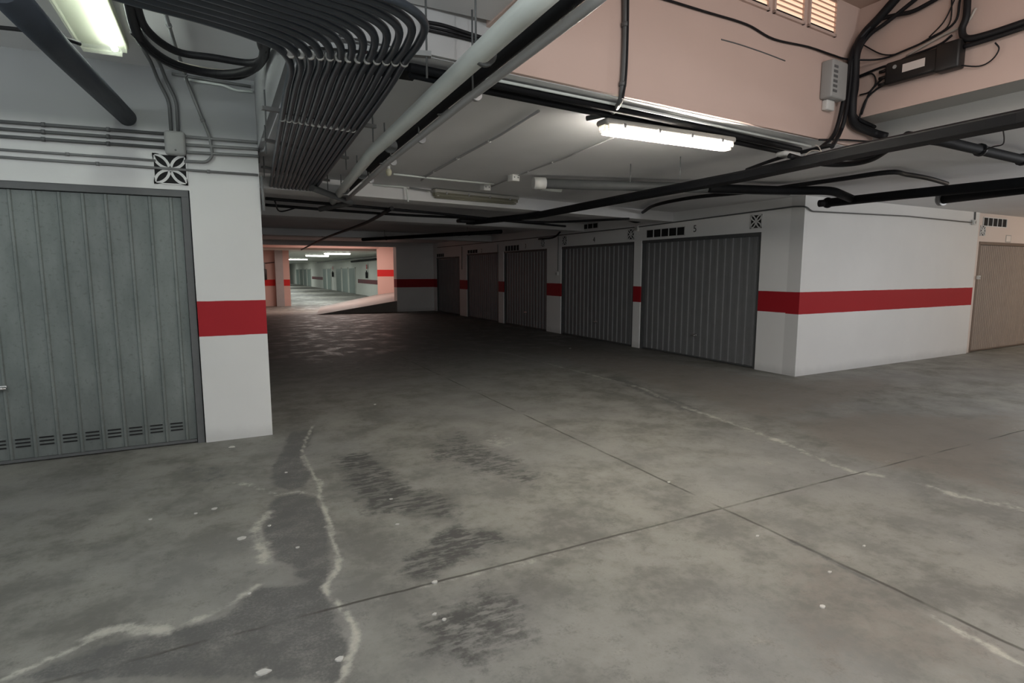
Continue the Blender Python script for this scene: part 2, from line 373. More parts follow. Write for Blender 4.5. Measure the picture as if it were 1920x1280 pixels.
# floor: fine grid in front of the camera, big sheets around it
def build_floor():
    gx = np.arange(-4, 9.001, .03); gy = np.arange(.4, 10.001, .03)
    nx, ny = len(gx), len(gy)
    XX, YY = np.meshgrid(gx, gy); PX = XX.ravel(); PY = YY.ravel()
    verts = np.column_stack([PX, PY, np.zeros_like(PX)])
    i = np.arange(nx*ny).reshape(ny, nx)
    quads = np.column_stack([i[:-1,:-1].ravel(), i[:-1,1:].ravel(), i[1:,1:].ravel(), i[1:,:-1].ravel()])
    x0, x1, y0, y1 = gx[0], gx[-1], gy[0], gy[-1]
    ev = [(-7,-6,0),(18,-6,0),(18,y0,0),(-7,y0,0),(x0,y0,0),(x0,y1,0),(-7,y1,0),(x1,y0,0),(18,y1,0),(x1,y1,0),
          (18,21.5,0),(-7,21.5,0),(18,27.5,-.28),(-7,27.5,-.28),(18,100,-.30),(-7,100,-.30)]
    ef = [(0,1,2,3),(3,4,5,6),(7,2,8,9),(6,8,10,11),(11,10,12,13),(13,12,14,15)]
    k = len(verts); allv = np.vstack([verts, np.array(ev)])
    faces = quads.tolist()+[tuple(a+k for a in f) for f in ef]
    me = bpy.data.meshes.new('floor'); me.from_pydata(allv.tolist(), [], faces)
    R = np.zeros(len(allv)); G = R.copy(); Bc = R.copy(); A = R.copy(); n0 = len(verts)
    def dist(pts, closed=False):
        p = list(pts)+([pts[0]] if closed else []); d = np.full(n0, 1e9)
        for (ax, ay), (bx, by_) in zip(p[:-1], p[1:]):
            dx, dy = bx-ax, by_-ay; l2 = dx*dx+dy*dy+1e-9
            t = np.clip(((PX-ax)*dx+(PY-ay)*dy)/l2, 0, 1)
            d = np.minimum(d, np.hypot(PX-ax-t*dx, PY-ay-t*dy))
        return d
    def inside(pts):
        c = np.zeros(n0, bool); j = len(pts)-1
        for q in range(len(pts)):
            xi, yi = pts[q]; xj, yj = pts[j]
            c ^= ((yi > PY) != (yj > PY)) & (PX < (xj-xi)*(PY-yi)/(yj-yi+1e-12)+xi); j = q
        return c
    def poly(ch, pts, soft, val=1.):
        sd = dist(pts, True); sd[~inside(pts)] *= -1
        ch[:n0] = np.maximum(ch[:n0], val*np.clip(.5+sd/(2*soft), 0, 1))
    def line(ch, pts, wd, val=1.):
        ch[:n0] = np.maximum(ch[:n0], val*np.exp(-(dist(pts)/wd)**2))
    # damp run from beside the pillar to the lower left
    poly(R, [(0.536,5.812),(0.772,5.821),(0.641,5.292),(0.553,5.030),(0.557,4.515),(0.462,4.228),(0.367,4.186),(0.264,4.352),(0.272,4.660),(0.378,5.119),(0.451,5.425)], .05)
    poly(R, [(0.272,4.104),(0.413,4.118),(0.508,3.984),(0.514,3.659),(0.488,3.302),(0.441,2.984),(0.368,2.790),(0.294,2.785),(0.252,3.081),(0.158,3.224),(0.132,3.559),(0.188,3.871)], .05)
    poly(R, [(-0.056,2.758),(0.015,2.891),(0.124,2.925),(0.362,2.821),(0.393,2.624),(0.392,2.419),(0.384,2.207),(0.341,2.060),(0.183,2.143),(-0.033,2.282),(-0.380,2.459),(-0.793,2.644),(-0.658,2.703),(-0.487,2.745),(-0.275,2.738),(-0.151,2.726)], .05)
    poly(R, [(-0.407,5.074),(-0.245,5.189),(-0.032,4.994),(0.002,4.732),(-0.124,4.609),(-0.315,4.671)], .06, .55)
    line(G, [(0.744,5.879),(0.615,5.378),(0.545,5.034),(0.547,4.587),(0.577,4.252),(0.538,3.990),(0.532,3.605),(0.505,3.293),(0.487,3.024),(0.452,2.888),(0.377,2.786),(0.397,2.646),(0.432,2.509),(0.446,2.370),(0.412,2.249),(0.362,2.148),(0.327,2.067)], .022, .95)
    line(G, [(0.016,4.538),(0.152,4.386),(0.275,4.145),(0.416,4.149),(0.512,4.057)], .03, .7)
    line(G, [(0.204,3.863),(0.119,3.646),(0.129,3.411),(0.143,3.200)], .05, .75)
    line(G, [(-0.832,2.673),(-0.744,2.712),(-0.651,2.753),(-0.554,2.819),(-0.446,2.867)], .022, .85)
    line(G, [(-0.584,2.834),(-0.523,2.864),(-0.421,2.820),(-0.294,2.727)], .045, 1.0)
    line(G, [(-0.194,2.761),(-0.110,2.785),(-0.021,2.844),(0.077,2.950)], .03, .75)
    line(G, [(0.041,2.271),(0.090,2.280)], .02, 1.2)
    line(G, [(0.333,2.215),(0.354,2.215)], .012, 1.2)
    # dusty edge of the tyre lane curving to the right
    line(G, [(4.514,10.798),(4.815,9.450),(4.895,7.399),(4.953,5.932),(4.675,4.758),(4.581,3.924),(4.492,3.366),(4.353,2.906),(4.304,2.606),(4.491,2.319),(4.495,1.974),(4.612,1.663)], .055, .62)
    line(G, [(2.795,1.305),(2.769,1.166),(2.766,1.049),(2.744,0.934)], .02, .8)
    line(G, [(0.420,2.571),(0.832,2.565),(1.298,2.548),(1.718,2.545),(2.304,2.574)], .03, .45)
    poly(G, [(1.886,4.658),(2.183,4.973),(2.404,4.717),(2.237,4.338),(1.904,4.341)], .15, .5)
    # rubber marks
    poly(A, [(0.753,4.849),(1.087,4.840),(1.142,3.847),(1.395,3.553),(1.237,3.202),(0.977,3.423),(0.764,3.532),(0.739,3.996)], .12)
    poly(A, [(2.055,5.211),(2.149,4.217),(2.170,3.628),(1.913,3.343),(1.757,3.712),(1.453,4.415),(1.528,4.787)], .15, .7)
    poly(A, [(0.722,2.751),(0.862,2.932),(1.195,3.139),(1.397,2.954),(1.450,2.811),(1.118,2.703),(0.852,2.627)], .10)
    poly(A, [(0.660,2.393),(1.073,2.458),(1.359,2.368),(1.118,1.947),(0.776,1.887),(0.596,2.063)], .18, .8)
    poly(R, [(0.753,4.849),(1.067,4.850),(1.082,4.055),(0.910,3.697),(0.755,3.988)], .12, .45)
    # browner, oilier concrete in front of the doors and to the right
    poly(Bc, [(6.106,13.861),(6.655,10.716),(6.950,7.496),(7.209,5.378),(8.898,5.097),(7.997,4.225),(6.019,3.933),(4.867,3.778),(4.986,4.991),(5.185,7.529),(5.298,10.398)], .35, .75)
    poly(Bc, [(5.141,3.868),(6.444,3.716),(7.022,3.156),(7.931,2.958),(4.891,1.772),(4.784,2.109),(4.639,2.642),(4.660,3.019)], .25, .9)
    poly(Bc, [(2.938,2.130),(2.944,1.478),(2.822,0.965),(2.634,0.891),(1.877,1.277),(2.101,1.659)], .2, .6)
    line(R, [(2.862,2.055),(2.869,1.910),(2.851,1.744),(2.843,1.573)], .03, .8)
    line(R, [(5.058,6.659),(4.829,5.472),(4.637,4.637)], .16, .7)
    poly(R, [(1.148,16.081),(3.510,14.877),(4.546,11.790),(3.656,8.309),(2.736,8.236),(1.286,8.975),(0.670,9.289)], 1.0, .45)
    at = me.color_attributes.new('stain', 'FLOAT_COLOR', 'POINT')
    at.data.foreach_set('color', np.column_stack([R, G, Bc, A]).astype(np.float32).ravel())
    me.materials.append(floor_mat())
    o = bpy.data.objects.new('floor', me); COL.objects.link(o); o['kind'] = 'structure'
build_floor()

# left garage wall with its pillar, door opening X -2.9 .. -0.2
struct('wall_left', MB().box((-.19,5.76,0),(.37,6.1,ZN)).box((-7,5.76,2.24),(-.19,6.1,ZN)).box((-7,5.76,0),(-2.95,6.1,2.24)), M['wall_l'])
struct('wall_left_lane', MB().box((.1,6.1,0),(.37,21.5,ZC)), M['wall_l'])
# row of garages, X = 7.5
doors = [(6.23, 9.06, 2.15), (9.28, 12.07, 2.14), (12.75, 15.28, 2.12), (15.62, 18.12, 2.12), (18.76, 21.18, 2.06)]
b = MB(); y = 5.73
for a, c, h in doors:
    b.box((7.5, y, 0), (7.72, a, ZC)); b.box((7.5, a, h), (7.72, c, ZC)); y = c
b.box((7.5, y, 0), (7.72, 21.9, ZC))
WR = struct('wall_right', b, M['wall_r'])
# white corner wall, then the bay of the brown door
b = MB().prism([(7.5,5.51),(12.55,5.64),(12.55,5.86),(7.7,5.74),(7.7,5.73),(7.5,5.73)], 0, ZC+.02)
struct('wall_front', b, M['wall_w'])
b = MB().prism([(12.55,5.68),(12.72,5.684),(12.72,5.9),(12.55,5.86)], 0, 2.9)
b.prism([(12.72,5.684),(15.4,5.75),(15.4,5.95),(12.72,5.9)], 2.1, 2.9).prism([(15.4,5.75),(18,5.82),(18,6.05),(15.4,5.95)], 0, 2.9)
struct('wall_front_bay', b, wall_mat('warm_white_bay', (.66, .58, .54)))
struct('wall_end', MB().box((6.02,21.5,0),(7.5,21.9,ZC)).box((.3,21.5,2.46),(6.02,21.9,ZC)).box((.1,21.5,0),(.5,21.9,2.46)), M['wall_r'])
struct('wall_back', MB().box((-7,-5.2,0),(18,-5,3.9)), M['wall_p'])
struct('wall_left_side', MB().box((-5.2,-5,0),(-5,5.76,ZN)), M['wall_p'])
struct('wall_right_side', MB().box((17.6,-5,0),(17.8,5.8,2.9)), wall_mat('pink_side_wall', (.62, .50, .44)))
# ceilings
struct('ceiling_left', MB().box((-7,-5,ZN),(.42,5.9,ZN+.15)), M['ceil'])
struct('ceiling_over_ducts', MB().box((.42,-5,2.83),(1.40,2.83,3.3)), M['ceil'])
XR = 4.92
b = MB().prism([(.42,py(.42)+.03),(XR+.36,py(XR+.36)+.03),(XR+.36,-5),(17.8,-5),(17.8,6.0),(7.6,6.0),(7.6,21.9),(.3,21.9),(.3,6.0),(.42,5.76)], ZC, ZC+.12)
struct('ceiling', b, M['ceil'])
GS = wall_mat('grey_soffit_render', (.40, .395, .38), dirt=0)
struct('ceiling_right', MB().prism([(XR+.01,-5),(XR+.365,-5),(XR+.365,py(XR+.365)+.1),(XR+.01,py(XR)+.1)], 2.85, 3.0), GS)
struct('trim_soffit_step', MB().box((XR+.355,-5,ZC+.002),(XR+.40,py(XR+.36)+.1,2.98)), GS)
# duct recess side and the cross wall (grey part, pink part)
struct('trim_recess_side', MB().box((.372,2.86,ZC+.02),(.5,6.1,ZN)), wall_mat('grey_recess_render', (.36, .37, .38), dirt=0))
b = MB().prism([(.42,py(.42)),(1.40,py(1.40)),(1.40,py(1.4)+.1),(.42,py(.42)+.1)], ZC+.002, 2.95)
struct('trim_cross_wall', b, wall_mat('grey_cross_wall', (.52, .52, .52), dirt=0))
b = MB().prism([(1.40,py(1.40)),(XR+.36,py(XR+.36)),(XR+.36,py(XR+.36)+.15),(1.40,py(1.4)+.15)], ZC+.004, 3.9)
struct('wall_shaft_front', b, M['pink'])
struct('wall_shaft_right', MB().box((XR,-5,2.84),(XR+.009,py(XR),3.001)).box((XR,-5,3.001),(XR+.15,py(XR),3.9)), M['pink'])
struct('wall_shaft_left', MB().box((1.32,-5,2.82),(1.40,py(1.4),3.9)), M['pink'])
struct('ceiling_shaft', MB().box((1.32,-5,3.735),(XR+.15,3.4,3.9)), mat('shaft_ceiling', (.50, .38, .32), .7))
# cross beams below the ceiling
def beam(name, x0, x1, yf, dy, z0, m):
    struct(name, MB().prism([(x0,yf(x0)),(x1,yf(x1)),(x1,yf(x1)+dy),(x0,yf(x0)+dy)], z0, ZC+.01), m)
beam('ceiling_beam', .37, 7.5, by, .40, 2.455, M['beam'])
beam('ceiling_beam', .37, 7.5, lambda x: 10.3+(x-1)*.12, .45, 2.46, M['beam'])
beam('ceiling_beam', .37, 7.5, lambda x: 15.6+(x-1)*.08, .45, 2.45, M['beam'])
# far ramp zone and the lit hall beyond
struct('wall_ramp_right', MB().prism([(7.36,29.95),(8.40,29.42),(8.7,29.9),(7.6,30.4)], -.3, 3.2).box((8.3,21.9,0),(8.5,29.5,3.2)), M['pinkband'])
struct('wall_ramp_left', MB().box((1.0,32.5,-.3),(2.62,33.0,3.2)).box((2.98,32.2,-.3),(3.30,32.6,3.2)).box((.9,21.9,-.3),(1.1,33,3.2)), M['pinkbandl'])
struct('trim_steel_column', MB().box((2.60,32.1,-.3),(2.98,32.5,3.0)), M['gpipe'])
struct('trim_ramp_beam', MB().prism([(.9,30.5),(7.5,29.9),(7.5,30.3),(.9,30.9)], 2.70, 3.2), wall_mat('pink_ramp_beam', (.62, .43, .38), dirt=0))
struct('ceiling_ramp', MB().box((.9,21.6,3.15),(8.6,33,3.3)), M['pink'])
q = [(3.0,21.25,.004),(6.04,21.55,.42),(8.4,21.9,.60),(8.45,29.5,.50),(7.34,30.1,.32),(4.6,31.0,-.285)]; n_ = len(q)
struct('floor_ramp', MB().add(q+[(a,b_,-.45) for a, b_, c in q], [(0,1,5),(1,4,5),(1,2,3,4)]+[(i,n_+i,n_+(i+1)%n_,(i+1)%n_) for i in range(n_)]), mat('ramp_concrete', (.30, .27, .25), .6, .2, 2))
struct('ceiling_hall', MB().box((1.0,30.9,2.62),(10.2,96,2.75)), M['hallw'])
struct('wall_hall_right', MB().box((9.81,30.4,-.3),(10.1,96,2.65)).box((8.4,30.2,-.3),(10.1,30.4,2.65)), M['hallw'])
struct('wall_hall_end', MB().box((2,95,-.3),(10,95.3,2.65)), M['hallw'])
struct('wall_hall_left', MB().box((2.3,33,-.3),(2.6,95,2.65)), M['hallw'])
b = MB()
for a, c in ((39.5, 46.2), (63.5, 71.5)): b.box((9.79,a,.62),(9.812,c,.92))
struct('trim_hall_band', b, M['maroon'])

# ------------------------------------------------------------------ garage doors
def garage_door(o, u, nrm, w, h, kind, label, m, mf, handle=None, group=None, slots=False):
    """o: lower left corner seen from outside, u: to the right, nrm: outward"""
    F = frame(o, u, nrm); t = thing('garage_door', label, 'garage door', F @ Vector((w/2, 0, 0)), group)
    fw = .055
    MB(F).box((0,-.05,0),(fw,.02,h-fw)).box((w-fw,-.05,0),(w,.02,h-fw)).box((0,-.05,h-fw),(w,.028,h)).build('door_frame', mf, t)
    x0, x1 = fw+.006, w-fw-.006; pr = []
    if kind == 'seam': p, rib, d = .155, .016, .014
    elif kind == 'rib': p, rib, d = .157, .050, .018
    else: p, rib, d = .075, .026, .014
    n = max(1, round((x1-x0)/p)); p = (x1-x0)/n
    for i in range(n):
        a = x0+i*p
        pr += [(a, 0), (a+p/2-rib/2-d*.5, 0), (a+p/2-rib/2, d), (a+p/2+rib/2, d), (a+p/2+rib/2+d*.5, 0)]
    pr.append((x1, 0)); k = len(pr); z0, z1 = .035, h-fw-.006
    vs = [(x, y-.02, z0) for x, y in pr]+[(x, y-.02, z1) for x, y in pr]+[(x0,-.045,z0),(x1,-.045,z0),(x0,-.045,z1),(x1,-.045,z1)]
    fs = [(i, i+1, k+i+1, k+i) for i in range(k-1)]+[(2*k, 2*k+2, 2*k+3, 2*k+1)]
    MB(F).add(vs, fs).build('door_panel', m, t)
    MB(F).box((x0,-.045,.012),(x1,.004,.034)).build('bottom_rail', mf, t)
    if slots:
        q = MB(F)
        for i in range(n):
            a = x0+i*p+p/2+.03
            if a+p-.06 > x1: break
            for z in (.13, .16, .19): q.box((a, -.021, z), (a+p-.06, -.012, z+.010))
        q.build('vent_slots', M['dark'], t, 'rows of dark ventilation slots pressed into the door foot')
    if handle:
        hx, hz = handle
        hb = MB(F).bbox((hx-.045,-.022,hz-.012),(hx+.045,.006,hz+.028), .006)
        hb.tube([(hx,0,hz+.008),(hx,.035,hz+.008)], .009, 10).tube([(hx-.05,.035,hz+.008),(hx+.05,.035,hz+.008)], .011, 10)
        hb.build('handle', M['metal'], t, 'bright metal T handle')
    return t
garage_door((-2.95,5.80,0), (1,0,0), (0,-1,0), 2.75, 2.24, 'seam', 'large worn grey-green metal garage door left of the white pillar', M['door_l'], M['greyd'], (1.35,.62), slots=True)
lab = ['dark grey ribbed garage door nearest the white corner wall', 'dark garage door under the stencilled 4, second from the corner wall',
       'dark garage door in the middle of the right-hand row', 'dark garage door fourth from the corner wall, before the last narrow one',
       'last dark garage door of the row, against the end wall']
for i, (a, c, h) in enumerate(doors):
    garage_door((7.545, c, 0), (0,-1,0), (-1,0,0), c-a, h, 'rib', lab[i], M['door'], M['doorf'], ((c-a)*.52, .40) if i < 3 else None, 'dark garage doors along the right-hand row')
F0 = Vector((12.72,5.70,0)); du = Vector((1,.0255,0)).normalized()
garage_door(F0, du, (.0255,-1,0), 2.66, 2.10, 'fine', 'brown finely ribbed garage door at the right edge of the picture', M['doorb'], mat('brown_frame', (.16,.12,.095), .5))
# pale doors in the far hall
far = [(47.0,49.6),(50.0,52.6),(53.0,55.6),(58.2,60.6),(61.0,63.3),(72.2,75.4),(75.9,79),(79.6,83),(83.6,87)]
fl = ['first pale green door on the right of the bright far hall, beside the extinguisher wall', 'second pale green door in the bright far hall',
      'third pale green door in the bright far hall', 'pale door in the far hall just beyond the first three', 'pale door in the far hall before the white wall with a maroon band',
      'pale door in the far hall just beyond the maroon banded wall', 'tiny pale door deep in the far hall, second past the maroon band', 'tiny pale door deep in the far hall, third past the maroon band', 'farthest tiny pale door at the end of the bright hall']
for (a, c), l in zip(far, fl):
    F = frame((9.81,c,-.3), (0,-1,0), (-1,0,0)); t = thing('hall_door', l, 'door', (9.81,(a+c)/2,-.3), 'pale doors in the far hall')
    MB(F).box((0,0,0),(.08,.05,2.15)).box((c-a-.08,0,0),(c-a,.05,2.15)).box((0,0,2.08),(c-a,.05,2.15)).build('door_frame', M['hallw'], t)
    q = MB(F); n = 10; wd = (c-a-.16)/n
    for i in range(n): q.box((.08+i*wd,0,.02),(.08+(i+.8)*wd,.03,2.08))
    q.box((.08,0,.02),(c-a-.08,.018,2.08)); q.build('door_panel', M['doorg'], t)

# ------------------------------------------------------------------ breeze blocks, vent grilles, door numbers
def breeze_block(c, u, nrm, s, label):
    F = frame(c, u, nrm); t = thing('breeze_block', label, 'ventilation block', F @ Vector((0,0,-s/2)), 'pierced ventilation blocks')
    h = s/2
    MB(F).box((-h,.001,-h),(h,.004,h)).build('opening', M['dark'], t)
    q = MB(F); wd = .085*s
    for cx, cz, a0 in ((0,-h,0),(0,h,PI),(-h,0,-PI/2),(h,0,PI/2)):
        n = 16; vs = []; r0, r1 = h-wd/2-.02*s, h+wd/2-.02*s
        for i in range(n+1):
            a = a0+PI*i/n
            for r in (r0, r1):
                x, z = cx+r*math.cos(a), cz+r*math.sin(a); x = max(-h, min(h, x)); z = max(-h, min(h, z))
                vs += [(x, .004, z), (x, .012, z)]
        fs = []
        for i in range(n):
            k = i*4; fs += [(k+1,k+3,k+7,k+5),(k,k+1,k+5,k+4),(k+2,k+6,k+7,k+3)]
        q.add(vs, fs)
    q.bbox((-.07*s,.004,-.07*s),(.07*s,.013,.07*s), .004, 1)
    for a, b_ in (((-h,0,-h),(-h+.035*s,.012,h)),((h-.035*s,0,-h),(h,.012,h)),((-h,0,-h),(h,.012,-h+.035*s)),((-h,0,h-.035*s),(h,.012,h))): q.box(a, b_)
    q.build('tracery', M['wall_p'], t)
L_ = ((1,0,0), (0,-1,0)); R_ = ((0,-1,0), (-1,0,0))
breeze_block((-.32,5.76,2.405), *L_, .25, 'white pierced block with a petal pattern above the large grey-green door')
breeze_block((7.5,6.335,2.315), *R_, .21, 'white pierced block above the right corner of the nearest dark ribbed door')
breeze_block((7.5,9.39,2.29), *R_, .21, 'white pierced block above the right corner of the door numbered 4')
breeze_block((7.5,11.9,2.28), *R_, .21, 'white pierced block above the left corner of the door numbered 4')
breeze_block((7.5,12.95,2.27), *R_, .2, 'white pierced block above the right corner of the middle dark door')
breeze_block((12.80,5.685,2.30), du, (.0255,-1,0), .19, 'white pierced block above the left corner of the brown door')
def grille(c, u, nrm, w, h, label, n=5):
    F = frame(c, u, nrm); t = thing('vent_grille', label, 'vent', F @ Vector((0,0,-h/2)), 'dark vent openings above the garage doors')
    MB(F).box((-w/2,.001,-h/2),(w/2,.004,h/2)).build('opening', M['dark'], t)
    q = MB(F); e = .012
    q.box((-w/2,0,-h/2),(w/2,.014,-h/2+e)).box((-w/2,0,h/2-e),(w/2,.014,h/2)).box((-w/2,0,-h/2),(-w/2+e,.014,h/2)).box((w/2-e,0,-h/2),(w/2,.014,h/2))
    q.build('grille_frame', M['wall_p'], t)
    for i in range(1, n):
        x = -w/2+w*i/n; MB(F).box((x-.008,.003,-h/2),(x+.008,.012,h/2)).build('bar', M['wall_p'], t)
grille((7.5,8.39,2.268), *R_, 1.05, .165, 'long barred vent opening above the nearest dark ribbed door', 5)
grille((7.5,11.03,2.552), *R_, 1.0, .125, 'barred vent opening high on the wall above the door numbered 4', 5)
grille((7.5,14.71,2.20), *R_, .9, .17, 'barred vent opening above the middle dark door of the row', 5)
grille((7.5,17.58,2.19), *R_, .85, .13, 'small dark vent opening above the fourth door from the corner wall', 4)
grille((7.5,20.68,2.14), *R_, .8, .14, 'small dark vent opening above the last door of the row', 4)
grille(Vector((13.25,5.697,2.47)), du, (.0255,-1,0), .93, .17, 'barred vent opening above the brown garage door', 5)
def number(txt, y, z, s):
    cu = bpy.data.curves.new('door_number', 'FONT'); cu.body = txt; cu.size = s; cu.align_x = 'CENTER'; cu.align_y = 'CENTER'; cu.extrude = .001
    tmp = bpy.data.objects.new('tmp', cu); COL.objects.link(tmp)
    dg = bpy.context.evaluated_depsgraph_get(); me = bpy.data.meshes.new_from_object(tmp.evaluated_get(dg))
    bpy.data.objects.remove(tmp); me.materials.append(M['number'])
    o = bpy.data.objects.new('door_number', me); COL.objects.link(o); o.parent = WR
    m = Matrix(((0,0,-1),(-1,0,0),(0,1,0))).to_4x4(); m.translation = Vector((7.497,y,z))-OFF[WR]
    o.matrix_local = m; o['label'] = 'black stencilled figure %s above a garage door' % txt
for t_, y_, z_ in (('5',7.63,2.285),('4',10.68,2.24),('3',13.9,2.22),('2',16.85,2.19)): number(t_, y_, z_, .17)
F = frame(Vector((13.86,5.713,2.18)), du, (.0255,-1,0)); t = thing('number_plate', 'small blank grey-edged plate above the brown garage door', 'plate', F @ Vector((0,0,-.07)))
MB(F).box((-.11,0,-.07),(.11,.004,.07)).build('plate_border', M['box'], t); MB(F).box((-.09,.004,-.055),(.09,.006,.055)).build('plate_face', M['paper'], t)

# ------------------------------------------------------------------ luminaires
def luminaire(c, ang, ln, w, h, label, tube_m, cover_m, base_m, ntube=2, group=None, clips=4, tubeoff=None, tr=.013, rounded=True):
    """c: centre of the underside; hangs below the ceiling"""
    F = frame(c, (math.cos(ang), math.sin(ang), 0), (-math.sin(ang), math.cos(ang), 0))
    t = thing('fluorescent_light', label, 'ceiling light', c, group)
    r = .02 if rounded else .006
    MB(F).bbox((-ln/2,-w/2,h*.55),(ln/2,w/2,h), r).build('housing', base_m, t)
    ds = [0] if ntube == 1 else [-w*.2, w*.2]
    if tubeoff is not None: ds = [tubeoff]
    for d in ds:
        MB(F).tube([(-ln/2+.06,d,h*.36),(ln/2-.06,d,h*.36)], tr, 10).build('tube', tube_m, t)
        for sx in (-1, 1): MB(F).box((sx*(ln/2-.06)-.012,d-.015,h*.2),(sx*(ln/2-.06)+.012,d+.015,h*.56)).build('lamp_holder', M['boxw'], t)
    # cover: open-topped tub
    bm = bmesh.new(); bmesh.ops.create_cube(bm, size=1)
    for v in bm.verts: v.co = Vector((v.co.x*ln*.985, v.co.y*w*.94, (v.co.z+.5)*h*.58))
    bmesh.ops.delete(bm, geom=[f for f in bm.faces if f.normal.z > .5], context='FACES')
    bmesh.ops.bevel(bm, geom=[e for e in bm.edges if not e.is_boundary], offset=min(.03, h*.25), segments=4, affect='EDGES')
    bm.verts.index_update(); q = MB(F); q.add([v.co.copy() for v in bm.verts], [[v.index for v in f.verts] for f in bm.faces], True); bm.free()
    q.build('cover', cover_m, t)
    for i in range(clips):
        x = -ln/2+ln*(i+.5)/clips
        for sy in (-1, 1): MB(F).bbox((x-.012,sy*w/2-.006,h*.42),(x+.012,sy*w/2+.006,h*.72), .003, 1).build('clip', M['galv'], t)
    return t
luminaire((-.655,4.30,3.095), PI/2, 1.85, .31, .125, 'wide lit luminaire with a cream cover at the top left', M['tube_cool'], M['cover_a'], M['lamptray'], 1, clips=0, tubeoff=-.075, tr=.022, rounded=False)
LB = luminaire((2.928,3.256,2.460), .01, 1.215, .125, .095, 'lit warm white luminaire below the pink cross wall', M['tube_warm'], M['cover_b'], M['lampbase'], 2, tr=.018)
for sx in (-.35, .35):
    q = Vector((2.928,3.256,2.460))+Vector((sx,0,.09)); MB().tube([q, Vector((q.x,q.y,ZC+.005))], .005, 6).build('hanger_rod', M['greyd'], LB)
luminaire((3.22,7.375,2.50), .17, 1.38, .13, .115, 'unlit grey luminaire on the pale cross beam', M['tube_off'], M['cover_c'], M['lampbase'], 2)
fa = [((6.1,34.0,2.50), 'nearest lit tube light in the far hall'), ((5.75,39.2,2.50), 'second lit tube light in the far hall'),
      ((5.55,52.0,2.50), 'third lit tube light in the far hall'), ((6.2,76.,2.50), 'farthest lit tube light in the far hall')]
for c, l in fa: luminaire(c, 0, 1.5 if c[1] < 45 else 2.6, .2, .11, l, M['tube_far'], M['cover_b'], M['boxw'], 2, 'lit tube lights of the far hall', 0, tr=.05)
for i, yy in enumerate((35, 42, 50, 60, 72, 86)): area('hall_light', (5.8, yy, 2.45), (2.2, .4), 75 if i < 3 else 110, (.95, 1, .95))

# ------------------------------------------------------------------ bundle of flexible ducts
ZD = 2.48
inner = [(-0.628,2.410,2.480),(-0.420,2.404,2.480),(-0.213,2.478,2.480),(-0.020,2.530,2.480),(0.164,2.610,2.480),(0.281,2.710,2.480),(0.345,2.913,2.480),(0.364,3.297,2.480),(0.405,4.075,2.480),(0.550,6.802,2.480)]
outer = [(0.013,1.845,2.480),(0.146,1.889,2.480),(0.316,1.964,2.480),(0.461,2.033,2.480),(0.615,2.069,2.480),(0.741,2.184,2.480),(0.782,2.379,2.480),(0.793,2.631,2.480),(0.854,3.498,2.480),(1.043,7.360,2.480)]
ordn = ['innermost', 'second', 'third', 'fourth', 'fifth', 'sixth', 'seventh', 'eighth', 'ninth', 'tenth', 'eleventh', 'twelfth', 'outermost']
ND = 13
def lerp_path(s): return [Vector(a)*(1-s)+Vector(b)*s for a, b in zip(inner, outer)]
for i in range(ND):
    s = i/(ND-1); P = smooth(lerp_path(s), 8); d = (P[-1]-P[-2]).normalized()
    P = P[:-1]+[P[-1], P[-1]+d*.12]
    l = 'black duct on the %s edge of the big ceiling bundle' % ordn[i] if i in (0, ND-1) else '%s black duct counted from the inner edge of the ceiling bundle bend' % ordn[i]
    MB().tube(P, .0168, 10).build('flexible_duct', M['duct'], None, l, 'duct', 'flexible ducts in the ceiling bundle')
def hanger(pa, pb, label, ztop=ZC, clips=True, ext=(.12, .16), rods=(True, True)):
    a, b_ = Vector(pa), Vector(pb); d = (b_-a).normalized(); A0, B0 = a-d*ext[0], b_+d*ext[1]
    up = Vector((0,0,.042)); t = thing('trapeze_hanger', label, 'hanger', (A0+B0)/2, 'steel hangers carrying the duct bundle')
    MB().rect([A0+up, B0+up], .035, .022).build('channel', M['galv'], t)
    for q, on in ((A0+d*.02, rods[0]), (B0-d*.02, rods[1])):
        if on: MB().tube([q+Vector((0,0,-.06)), Vector((q.x,q.y,ztop+.01))], .005, 6).build('rod', M['greyd'], t)
    if clips:
        for i in range(ND):
            c = a+(b_-a)*i/(ND-1); e = Vector((-d.y,d.x,0))
            MB().tube([c-e*.009, c+e*.009], .0195, 10).build('clip', M['boxw'], t)
hanger((0.327,2.741,2.480), (0.794,2.624,2.480), 'clip row and steel hanger at the mouth of the duct bend', 2.83, rods=(False, True), ext=(.05, .12))
hanger((0.400,3.888,2.480), (0.844,3.977,2.480), 'steel hanger across the middle of the duct bundle')
hanger((0.449,4.829,2.480), (0.912,5.114,2.480), 'steel hanger behind the middle one on the duct bundle', clips=False)
hanger((0.510,6.063,2.480), (0.989,6.453,2.480), 'rearmost steel hanger by the pale cross beam', clips=False)

# ------------------------------------------------------------------ pipes down the lane
def long_pipe(pts, r, m, label, clamps, cm, zt):
    o = thing('drain_pipe', label, 'pipe', pts[0])
    MB().tube([Vector(p) for p in pts], r, 20).build('tube', m, o)
    a, b_ = Vector(pts[0]), Vector(pts[-1]); d = (b_-a).normalized()
    for t_ in clamps:
        c = a+(b_-a)*t_; MB().tube([c-d*.014, c+d*.014], r+.006, 20).build('clamp', cm, o)
        MB().tube([c+Vector((-r*.9,0,0)), Vector((c.x-r*.9,c.y,zt(c)+.01))], .005, 6).build('hanger_rod', M['greyd'], o)
    return o
def zt(c): return (2.83 if c.x < 1.4 else 3.72) if c.y < py(c.x) else ZC
long_pipe([(1.016,1.567,2.470),(1.027,1.911,2.470),(1.070,3.109,2.470),(1.119,4.586,2.470),(1.384,7.988,2.450)], .045, M['wpipe'], 'thick pale grey drain pipe running down the lane under the ceiling', (.12, .42, .62, .80), M['greyd'], zt)
